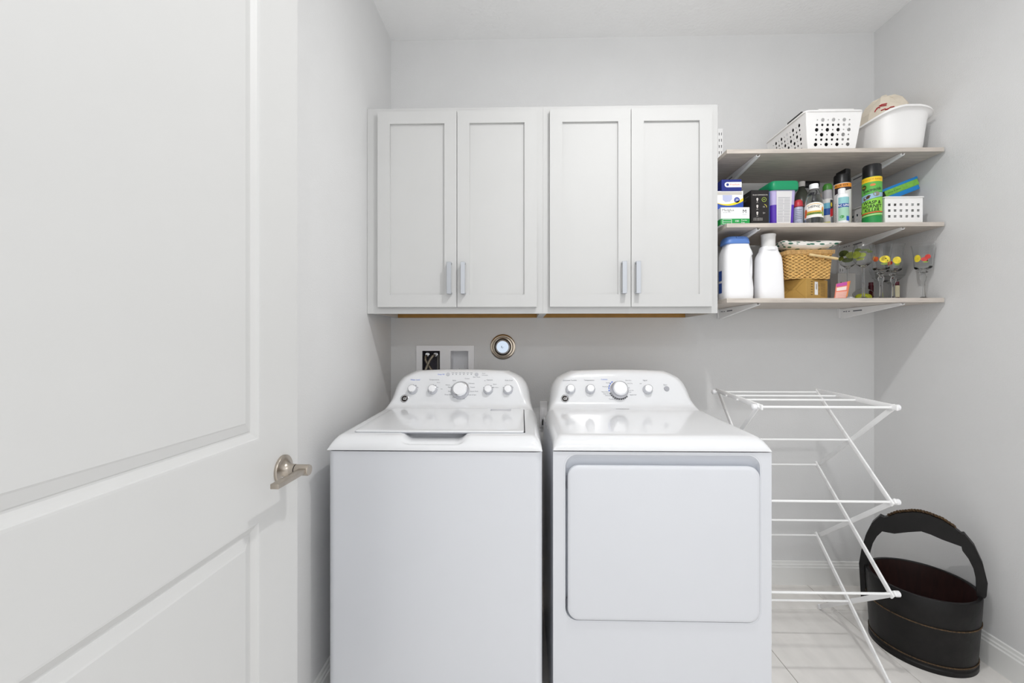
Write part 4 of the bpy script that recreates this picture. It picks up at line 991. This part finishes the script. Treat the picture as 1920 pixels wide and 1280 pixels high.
# wicker basket with lid
wy0, wy1 = 1.893, 2.03; wx0, wx1 = X(1478, wy0), X(1565, wy0)
wz0, wz1 = bzt, H(476, 1520, wy0); wzt = H(467.5, 1520, wy0)
t = thing('wicker_basket', 'small lidded wicker basket sitting on the brown cardboard box', 'basket', ((wx0 + wx1) / 2, (wy0 + wy1) / 2, wz0))
WICK = M('wicker_straw', '#d3ab68', .6, var=.25, vscale=90)
WICKD = M('wicker_core', '#8b6a38', .8, var=.2, vscale=60)
wcx, wcy = (wx0 + wx1) / 2, (wy0 + wy1) / 2
def wring(k, off): 
    q = k; hx = (wx1 - wx0) / 2 * (.93 + .07 * q) + off; hy = (wy1 - wy0) / 2 * (.93 + .07 * q) + off
    return hx, hy
b = loft(NB(), [sring(wcx, wcy, wz0 + (wz1 - wz0) * q, *wring(q, -.006), 9, 48) for q in (0.01, 1)]); part('core', b, WICKD, t)
b = NB(); NR = 15
for i in range(NR):
    q = (i + .5) / NR; hx, hy = wring(q, -.0035); pts = []; NP = 88
    base_ = sring(wcx, wcy, wz0 + (wz1 - wz0) * q, hx, hy, 9, NP)
    # resample evenly round the path
    per = [0]
    for k in range(NP): per.append(per[-1] + (base_[(k + 1) % NP] - base_[k]).length)
    NS = 120; k = 0
    for s_ in range(NS):
        d = per[-1] * s_ / NS
        while per[k + 1] < d: k += 1
        p = base_[k].lerp(base_[(k + 1) % NP], (d - per[k]) / max(1e-9, per[k + 1] - per[k]))
        o_ = (p - Vector((wcx, wcy, p.z))).normalized()
        wv = math.sin(s_ * PI / 2.5 + (PI if i % 2 else 0)); pts.append(p + o_ * .0026 * wv + Vector((0, 0, .0008 * wv + random.uniform(-.0006, .0006))))
    tube(b, pts, .0036, 5, closed=True)
part('woven_sides', b, WICK, t, stuff=True)
b = loft(NB(), [sring(wcx, wcy, z, (wx1 - wx0) / 2 + o, (wy1 - wy0) / 2 + o, 9, 48) for z, o in ((wz1 - .001, -.002), (wz1 + .001, .002), (wzt - .003, .001), (wzt, -.004))])
lid = part('lid', b, M('wicker_lid', '#cba872', .6, var=.3, vscale=160, stretch=(3, 3, 1)), t)
b = NB()
for k in range(40):
    x = wx0 + (wx1 - wx0) * (k + .5) / 40; tube(b, [(x, wy0 - .002, wz1 + .001), (x + .001, wy0 - .0025, wzt - .002)], .0016, 5)
for k in range(26):
    y = wy0 + (wy1 - wy0) * (k + .5) / 26; tube(b, [(wx0 - .002, y, wz1 + .001), (wx0 - .0025, y, wzt - .002)], .0016, 5)
part('lid_binding', b, M('wicker_bind', '#c09a62', .6, var=.2, vscale=90), lid, stuff=True)
ha, hb_ = at(1517, 477, wy0 - .009), at(1571, 485, wy0 - .009); hb_.x = min(hb_.x, wx1 + .012)
part('bamboo_handle', tube(NB(), [ha.lerp(hb_, q) for q in (0, .05, .3, .6, .95, 1)], [.0045, .006, .006, .006, .006, .0045], 12), M('bamboo', '#d9bf8d', .5, var=.1, vscale=40), t)
part('handle_tie', tube(NB(), [ha.lerp(hb_, .5) + Vector((0, .006, -.004)), ha.lerp(hb_, .5) + Vector((0, -.008, -.006)), ha.lerp(hb_, .5) + Vector((0, .006, -.016))], .0014, 6), WICK, t)
# leaf print pouch on the wicker lid
def leafmat():
    m = bpy.data.materials.new('leaf_print_fabric'); m.use_nodes = True; n = m.node_tree.nodes; L = m.node_tree.links; bs = n['Principled BSDF']; bs.inputs['Roughness'].default_value = .6
    tc = n.new('ShaderNodeTexCoord'); mp = n.new('ShaderNodeMapping'); mp.inputs['Scale'].default_value = (10, 14, 26); L.new(tc.outputs['Object'], mp.inputs['Vector'])
    v = n.new('ShaderNodeTexVoronoi'); v.inputs['Scale'].default_value = 3.2; v.inputs['Randomness'].default_value = .55; L.new(mp.outputs['Vector'], v.inputs['Vector'])
    r = n.new('ShaderNodeValToRGB'); r.color_ramp.interpolation = 'CONSTANT'; r.color_ramp.elements[0].color = lin('#2f6b58'); r.color_ramp.elements[1].color = lin('#e6e3de'); r.color_ramp.elements[1].position = .34
    L.new(v.outputs['Distance'], r.inputs['Fac']); L.new(r.outputs['Color'], bs.inputs['Base Color']); return m
ux0, ux1 = X(1464, 1.91), X(1578, 1.91); ucy = 1.962; uhy = .062; ucx = (ux0 + ux1) / 2; uhx = (ux1 - ux0) / 2
uz = wzt; uh = .044
b = NB(); NX, NY = 36, 18
def pil(i, j, top):
    u, v = 2 * i / NX - 1, 2 * j / NY - 1
    th = (max(0, 1 - abs(u) ** 3.2) * max(0, 1 - abs(v) ** 3)) ** .55
    x = ucx + u * uhx * (1 - .05 * (1 - v * v)); y = ucy + v * uhy * (1 - .06 * (1 - u * u))
    mid = uz + .022 + .016 * (abs(u) ** 2.5) 
    return Vector((x, y, mid + (.026 * th if top else -.0205 * th) + .0015 * math.sin(9 * u + 4 * v)))
G = [[[b.verts.new(pil(i, j, s)) for j in range(NY + 1)] for i in range(NX + 1)] for s in (0, 1)]
for s in (0, 1):
    for i in range(NX):
        for j in range(NY): b.faces.new((G[s][i][j], G[s][i + 1][j], G[s][i + 1][j + 1], G[s][i][j + 1]))
bmesh.ops.remove_doubles(b, verts=b.verts[:], dist=2e-4)
solo('leaf_print_pouch', b, leafmat(), 'puffy white pouch with green leaf print lying on the wicker basket lid', 'pouch')
# snack packet
pa = [at(1569, 559, 1.905), at(1592, 559, 1.905), at(1607, 524, 1.905), at(1579, 530, 1.905)]
t = thing('snack_packet', 'pink and orange striped snack packet leaning against the cardboard box', 'packet', (pa[0].x + .03, 1.925, Z3))
b = NB(); PK, PN = 12, 10; fr = []; bk = []
for i in range(PK + 1):
    u = i / PK; a, c = [], []
    for j in range(PN + 1):
        v = j / PN; p = pa[0].lerp(pa[1], u).lerp(pa[3].lerp(pa[2], u), v); p.z = max(p.z, Z3 + .0005)
        th = .013 * (1 - (2 * u - 1) ** 2) ** .5 * (1 - v ** 2 * .85)
        a.append(b.verts.new(p + Vector((0, .016 - th + v * .02, 0)))); c.append(b.verts.new(p + Vector((0, .016 + th + v * .02, 0))))
    fr.append(a); bk.append(c)
for g in (fr, bk):
    for i in range(PK):
        for j in range(PN): b.faces.new((g[i][j], g[i + 1][j], g[i + 1][j + 1], g[i][j + 1]))
for g in range(PK): b.faces.new((fr[g][0], fr[g + 1][0], bk[g + 1][0], bk[g][0]))
bmesh.ops.remove_doubles(b, verts=b.verts[:], dist=1e-5)
part('foil_body', b, M('packet_coral', '#ec8a72', .4, var=.05), t)
b = NB()
def ppt(u, v, off=-.0012):
    p = pa[0].lerp(pa[1], u).lerp(pa[3].lerp(pa[2], u), v); p.z = max(p.z, Z3 + .0005); th = .013 * (1 - (2 * u - 1) ** 2) ** .5 * (1 - v ** 2 * .85)
    return p + Vector((0, .016 - th + v * .02 + off, 0))
def pband(bm, u0, u1, v0, v1, off=-.0012, n=8, slope=0):
    pr = None
    for i in range(n + 1):
        u = u0 + (u1 - u0) * i / n; cur = (bm.verts.new(ppt(u, min(1, v0 + slope * u), off)), bm.verts.new(ppt(u, min(1, v1 + slope * u), off)))
        if pr: bm.faces.new((pr[0], cur[0], cur[1], pr[1]))
        pr = cur
for k in range(7): pband(b, .02, .78, .05 + .055 * k, .075 + .055 * k)
pband(b, .04, .70, .50, .72)
part('white_stripes', b, M('packet_white', '#f1dfd6', .4), t, stuff=True)
b = NB(); pband(b, .02, .72, .78, .99); part('magenta_top', b, M('packet_magenta', '#c455a6', .4), t)
b = NB(); pband(b, .74, .97, .10, .98); part('orange_edge', b, M('packet_orange', '#ee8f4c', .4), t)
# glasses
def glass_from(name, label, cat, cx, cy, outer, wall=.0012, grp=None):
    t = thing(name, label, cat, (cx, cy, Z3), group=grp)
    return t
def goblet(px, Y, label, fruits, sc=1):
    cx, cy = X(px, Y), Y; ht = H(459, px, Y) - Z3
    t = thing('painted_goblet', label, 'glass', (cx, cy, Z3), group='goblets with painted fruit')
    zb = .088 / .245 * ht + .035
    out = [(0, .0), (.033, .0), (.034, .002), (.020, .005), (.008, .010), (.0065, .020), (.0055, .05), (.0058, .075), (.009, .083), (.0115, .092), (.0115, .10), (.007, .107), (.0085, .113), (.016, .118), (.0165, .121), (.010, .124), (.022, .130), (.029, .137), (.0305, .142), (.031, .160), (.033, .19), (.0375, ht - .012), (.0405, ht)]
    inn = [(.0393, ht), (.0363, ht - .012), (.0318, .19), (.0298, .160), (.0288, .143), (.020, .1345), (0, .132)]
    part('glass_body', lathe(NB(), [(r, Z3 + z) for r, z in out + inn], cx, cy, 40), GLASS, t)
    for nm, mat, th, z, a, h in fruits:
        rr = lerp_tab([(.14, .0312), (.16, .0316), (.19, .0336), (.235, .038)], z) + .0012
        b = cyl_ell(NB(), cx, cy, rr, Z3 + z, th, a, h); part(nm, b, mat, t)
    return t
YEL = M('paint_yellow', '#e6d13c', .4, var=.2, vscale=80); RED = M('paint_red', '#c23a33', .4, var=.2, vscale=80); GRN = M('paint_green', '#7f9440', .4, var=.3, vscale=80); PBLK = M('paint_black', '#25211f', .4); ORG = M('paint_orange', '#cf5f35', .4, var=.2, vscale=80)
goblet(1652, 1.95, 'glass goblet painted with a yellow lemon with dark dots, left of the three goblets', [('painted_lemon', YEL, -.25, .176, .021, .016), ('painted_seed', PBLK, -.2, .179, .0026, .0026), ('painted_seed', PBLK, .0, .169, .0036, .0034), ('painted_cherry', ORG, -1.25, .180, .011, .011), ('painted_leaf', GRN, -.3, .156, .014, .004)])
goblet(1675, 1.985, 'glass goblet painted with a plain yellow pear, middle of the three goblets', [('painted_pear', YEL, -.30, .178, .016, .016), ('painted_leaf', GRN, -.3, .160, .010, .005), ('painted_cherry', RED, -1.05, .168, .009, .009)])
goblet(1731, 1.925, 'glass goblet painted with red cherries, standing alone at the right end of the lowest shelf', [('painted_cherry', RED, -.62, .172, .012, .009), ('painted_cherry', RED, -.28, .182, .011, .010), ('painted_seed', PBLK, -.35, .165, .0035, .0035), ('painted_leaf', GRN, -.5, .160, .009, .004), ('painted_lemon', YEL, -1.35, .178, .013, .016)])
def balloon(px, Y, zr, label, dots):
    cx, cy = X(px, Y), Y; ht = zr - Z3
    t = thing('balloon_wine_glass', label, 'glass', (cx, cy, Z3), group='balloon wine glasses')
    zb = ht - .098
    out = [(0, 0), (.032, 0), (.033, .002), (.018, .004), (.006, .009), (.0042, .03), (.0042, zb - .025), (.006, zb - .006), (.012, zb), (.026, zb + .012), (.036, zb + .030), (.0395, zb + .050), (.038, zb + .075), (.033, ht - .006), (.0315, ht)]
    inn = [(.0305, ht), (.032, ht - .006), (.0368, zb + .075), (.0383, zb + .050), (.0348, zb + .031), (.0248, zb + .0135), (.010, zb + .003), (0, zb + .002)]
    part('glass_body', lathe(NB(), [(r, Z3 + z) for r, z in out + inn], cx, cy, 40), GLASS, t)
    for nm, mat, th, dz, a, h in dots:
        rr = lerp_tab([(.012, .0262), (.030, .0362), (.050, .0397), (.075, .0383), (.09, .0335)], dz) + .001
        part(nm, cyl_ell(NB(), cx, cy, rr, Z3 + zb + dz, th, a, h), mat, t)
OL1 = M('paint_olive', '#7f8a35', .45, var=.3, vscale=60); OL2 = M('paint_dark_olive', '#515c2c', .45, var=.3, vscale=60)
balloon(1619, 1.915, H(458, 1619, 1.915), 'round wine glass painted with olive leaves, in front of the snack packet end', [('painted_olive', OL1, -1.35, .050, .020, .016), ('painted_leaf', OL2, -1.2, .070, .014, .007), ('painted_leaf', OL2, -.55, .066, .018, .005), ('painted_olive', OL1, -.75, .046, .013, .010), ('painted_leaf', OL2, -.1, .058, .012, .005), ('painted_leaf', OL1, -1.0, .030, .016, .006)])
balloon(1590, 2.03, H(462, 1590, 2.03), 'second round wine glass with dark olive paint, standing behind the first one', [('painted_leaf', OL2, -1.1, .062, .022, .014), ('painted_olive', OL1, -.4, .050, .018, .015), ('painted_leaf', OL2, -.7, .030, .022, .011), ('painted_leaf', OL2, .1, .058, .016, .011), ('painted_olive', OL1, -1.4, .040, .014, .010)])
# coupe glass behind the goblets
cx_, cy_ = X(1667, 2.13), 2.125; zr = H(499, 1667, 2.12) - Z3; zb = H(528, 1667, 2.12) - Z3
t = thing('coupe_glass', 'wide shallow clear glass coupe standing behind the goblets', 'glass', (cx_, cy_, Z3))
out = [(0, 0), (.034, 0), (.035, .002), (.012, .006), (.006, .014), (.0055, zb - .012), (.012, zb - .002), (.040, zb + .006), (.066, zb + .022), (.077, zr - .02), (.080, zr)]
inn = [(.0785, zr), (.0755, zr - .019), (.064, zb + .0235), (.038, zb + .008), (0, zb + .002)]
part('glass_body', lathe(NB(), [(r, Z3 + z) for r, z in out + inn], cx_, cy_, 44), GLASS, t)
# small bottles at the back
def vial(px, Y, py, label, lab):
    cx, cy = X(px, Y), Y; zt = H(py, px, Y)
    t = thing('small_vial', label, 'bottle', (cx, cy, Z3), group='small bottles behind the goblets')
    h = zt - Z3; r = .0105
    part('glass_body', lathe(NB(), [(0, Z3), (r, Z3), (r + .0005, Z3 + .003), (r + .0005, zt - .018), (r - .002, zt - .014), (0, zt - .014)], cx, cy, 24), M('dark_red_glass', '#4d1620', .15), t)
    part('cap', lathe(NB(), [(0, zt - .016), (r - .001, zt - .016), (r - .001, zt - .001), (0, zt)], cx, cy, 24), M('burgundy_cap', '#5a1626', .4), t)
    if lab: part('label', cylpatch(NB(), cx, cy, r + .001, Z3 + .022, zt - .020, -1.5, 1.5, 14), M('cream_vial_label', '#e3dbb9', .5), t)
vial(1681, 2.06, 527.5, 'small burgundy-capped bottle with a cream label behind the middle goblet', True)
vial(1633, 2.17, 529, 'small dark bottle without a label behind the round wine glass', False)
# lime sweets in a clear bag
cx_, cy_ = X(1621, 2.03), 2.035
t = thing('lime_sweets_bag', 'clear bag of lime green sweets behind the round wine glass stem', 'bag', (cx_, cy_, Z3))
part('sweets', blob(cx_, cy_, Z3 + .003, .036, .020, .034, 11, .08, 2.4), M('lime_sweet', '#b7bd2c', .4, var=.25, vscale=70), t)
b = NB(); prev = None
part('clear_film', blob(cx_, cy_, Z3 + .001, .046, .026, .062, 12, .10, 1.8), M('clear_film', '#fbfbf6', .12, trans=1, ior=1.02, var=0), t)
# cotton balls
cx_ = X(1592, 1.97)
solo('cotton_wad', blob(cx_, 1.975, Z3, .017, .014, .017, 3, .16, 2.4), M('cotton', '#d9dade', .9, bump=(90, .6, .004)), 'small white cotton wad beside the snack packet', 'cotton wad')
# carton behind the glasses
yy = 2.15
t = carton('small_white_carton', 'small white carton with black print behind the wine glasses', 'box', X(1571, yy), X(1604, yy), yy, yy + .05, Z3, H(512, 1590, yy), M('carton_offwhite', '#cfcdc9', .6))
b = NB(); x0 = X(1576, yy)
for k, (dx, z0, z1) in enumerate(((0, .085, .108), (.022, .094, .097), (.035, .094, .097), (0, .06, .072), (.012, .09, .102))): rectF(b, x0 + dx, x0 + dx + (.004 if k in (0, 3) else .008), Z3 + z0, Z3 + z1, yy - E_)
part('lettering', b, BLACKPR, t, smooth=None)

# ------------------------------------------------------------------ drying rack
t = thing('drying_rack', 'white folding accordion drying rack with metal rods, right of the dryer', 'drying rack', (1.12, 1.8, 0))
RB, RF = 2.03, 1.565
RXB = (X(1346, RB), X(1533, RB)); RXF = (X(1424, RF), X(1672, RF))
zs = [1.013, .674, .344, .0]
def jl(side, front, lev): return Vector(((RXF if front else RXB)[side], RF if front else RB, zs[lev] + (.009 if lev == 3 else 0)))
dirx = (jl(1, 1, 0) - jl(0, 1, 0)).normalized()
for side in (0, 1):
    sg = 1 if side else -1
    o1, o2 = dirx * (.006 * sg), dirx * (-.004 * sg)
    bk, fr = jl(side, 0, 0), jl(side, 1, 0); ad = (fr - bk).normalized()
    b = bar(NB(), bk - ad * .02 + o1 * .2 + Vector((0, 0, .006)), fr + ad * .028 + o1 * .2 + Vector((0, 0, .002)), .020, .008, dirx, .003); part('top_arm', b, METW, t)
    for lv in range(3):
        for fwd in (0, 1):
            p, q = jl(side, fwd, lv), jl(side, 1 - fwd, lv + 1); d_ = (q - p).normalized()
            ext = .014 if lv < 2 else 0
            b = bar(NB(), p - d_ * (.014 if lv else .012), q + d_ * ext, .0185, .0075, dirx, .003)
            off = (o1 if fwd else o2)
            for v in b.verts: v.co += off
            part('scissor_link', b, METW, t)
            if lv == 2:
                part('foot_cap', bar(NB(), q - d_ * .02 + off, q + d_ * .004 + off, .021, .010, dirx, .003), PLW, t)
def rod(p, q, r=.0042, e0=.0, e1=.0):
    d_ = (Vector(q) - Vector(p)).normalized(); part('hanging_rod', tube(NB(), [Vector(p) - d_ * e0, Vector(q) + d_ * e1], r, 10), METW, t)
for k in range(4):
    q = (0, .30, .58, 1.0)[k]
    rod(jl(0, 0, 0).lerp(jl(0, 1, 0), q), jl(1, 0, 0).lerp(jl(1, 1, 0), q), .0042 + .0005 * (k == 3), .012, .012)
for lv in (1, 2):
    rod(jl(0, 0, lv), jl(1, 0, lv), e0=.01, e1=.012); rod(jl(0, 1, lv), jl(1, 1, lv), .0045, .01, .022)
for lv in range(3):
    m0 = (jl(0, 0, lv) + jl(0, 1, lv + 1)) / 2; m1 = (jl(1, 0, lv) + jl(1, 1, lv + 1)) / 2
    rod(m0, m1, e0=.008, e1=.010)
def cap(p, d_):
    part('end_cap', tube(NB(), [p - d_ * .004, p, p + d_ * .012, p + d_ * .015], [.006, .0105, .0105, .006], 14), PLW, t)
for lv in range(3):
    for side in (0, 1):
        for front in ((0, 1) if lv < 1 else (1,)):
            cap(jl(side, front, lv) + dirx * (.013 if side else -.013), dirx * (1 if side else -1))

# ------------------------------------------------------------------ wooden bucket
kx, ky2, R0, R1, hk = 1.630, 1.787, .160, .176, .280
t = thing('wooden_bucket', 'black lacquered round wooden bucket with a tall arched handle in the corner', 'bucket', (kx, ky2, 0))
def br(z): return R0 + (R1 - R0) * z / hk
prof = [(0, .012), (R0 - .012, .012), (R0 - .012, .0005), (R0, .0005), (br(.06), .06), (br(.14), .14), (br(.22), .22), (R1 - .001, hk - .003), (R1 - .003, hk), (R1 - .013, hk), (R1 - .015, hk - .003)]
part('bucket_wall', lathe(NB(), prof, kx, ky2, 72), LACQ, t)
part('bucket_lining', lathe(NB(), [(R1 - .0152, hk - .003), (br(.15) - .0155, .15), (R0 - .0155, .022), (0, .022), (0, .012), (R0 - .012, .0125)], kx, ky2, 72), INNER, t, label='dark red-brown inside')
for z in (.033, .175):
    b = NB()
    for k in range(2):
        tube(b, [(kx + (br(z) + .0016) * math.cos(a), ky2 + (br(z) + .0016) * math.sin(a), z + .0013 * math.sin(60 * a + k * PI)) for a in [2 * PI * i / 300 for i in range(300)]], .0017, 6, closed=True)
    part('twisted_hoop', b, HOOP, t)
part('foot_ring', lathe(NB(), [(R0 + .001, .0006), (R0 + .004, .0006), (R0 + .0045, .016), (R0 + .0015, .020), (R0 + .001, .0006)], kx, ky2, 72), LACQ, t)
hdv = Vector((.73, -.683, 0)).normalized(); hnv = Vector((0, 0, 1)).cross(hdv)
hm = Matrix((hdv, Vector((0, 0, 1)), hdv.cross(Vector((0, 0, 1))))).transposed().to_4x4(); hm.translation = (kx, ky2, 0)
post = [(-.187, .13), (-.190, .28), (-.186, .34), (-.172, .407), (-.150, .468), (-.124, .505), (-.108, .500), (-.118, .44), (-.134, .415), (-.147, .382), (-.156, .34), (-.164, .288)]
postL = post[:1] + [(-br(.13) - .020, .13), (-br(.28) - .018, .28)] + post[2:-1] + [(-.163, .30), (-br(.281) + .012, .2805), (-br(.28) - .0008, .2795), (-br(.13) - .0008, .13)]
postR = [(.168, .2790), (.1765, .2790), (.181, .29), (.184, .34), (.172, .407), (.150, .468), (.124, .505), (.108, .500), (.118, .44), (.134, .415), (.147, .382), (.154, .34), (.156, .2790)]
for pst in (postL[1:], postR):
    b = plate(NB(), pst, [], .036, hm); bmesh.ops.bevel(b, geom=[e for e in b.edges if len(e.link_faces) == 2 and e.calc_face_angle(0) > 1], offset=.002, segments=1, affect='EDGES')
    part('handle_post', b, LACQ, t)
span = [(-.118, .497), (-.098, .508), (-.07, .530), (-.024, .549), (.0, .553), (.024, .551), (.063, .541), (.098, .519), (.118, .502), (.126, .470), (.121, .453), (.095, .458), (.063, .464), (.03, .474), (.003, .478), (-.033, .464), (-.079, .443), (-.121, .440), (-.126, .46)]
b = plate(NB(), span, [], .030, hm); bmesh.ops.bevel(b, geom=[e for e in b.edges if len(e.link_faces) == 2 and e.calc_face_angle(0) > 1], offset=.002, segments=1, affect='EDGES')
part('handle_grip', b, LACQ, t)
b = NB()
for k in range(2):
    pts = []
    for i in range(60):
        q = i / 59; s_ = -.10 + .20 * q; z = lerp_tab([(-.118, .497), (-.098, .508), (-.07, .530), (-.024, .549), (0, .553), (.024, .551), (.063, .541), (.098, .519), (.118, .502)], s_) + .004
        c_ = Vector((kx, ky2, 0)) + hdv * s_; c_.z = z; pts.append(c_ + hnv * .004 * math.cos(q * 70 + k * PI) + Vector((0, 0, .003 * math.sin(q * 70 + k * PI))))
    tube(b, pts, .0035, 6)
part('rope_wrap', b, HOOP, t)
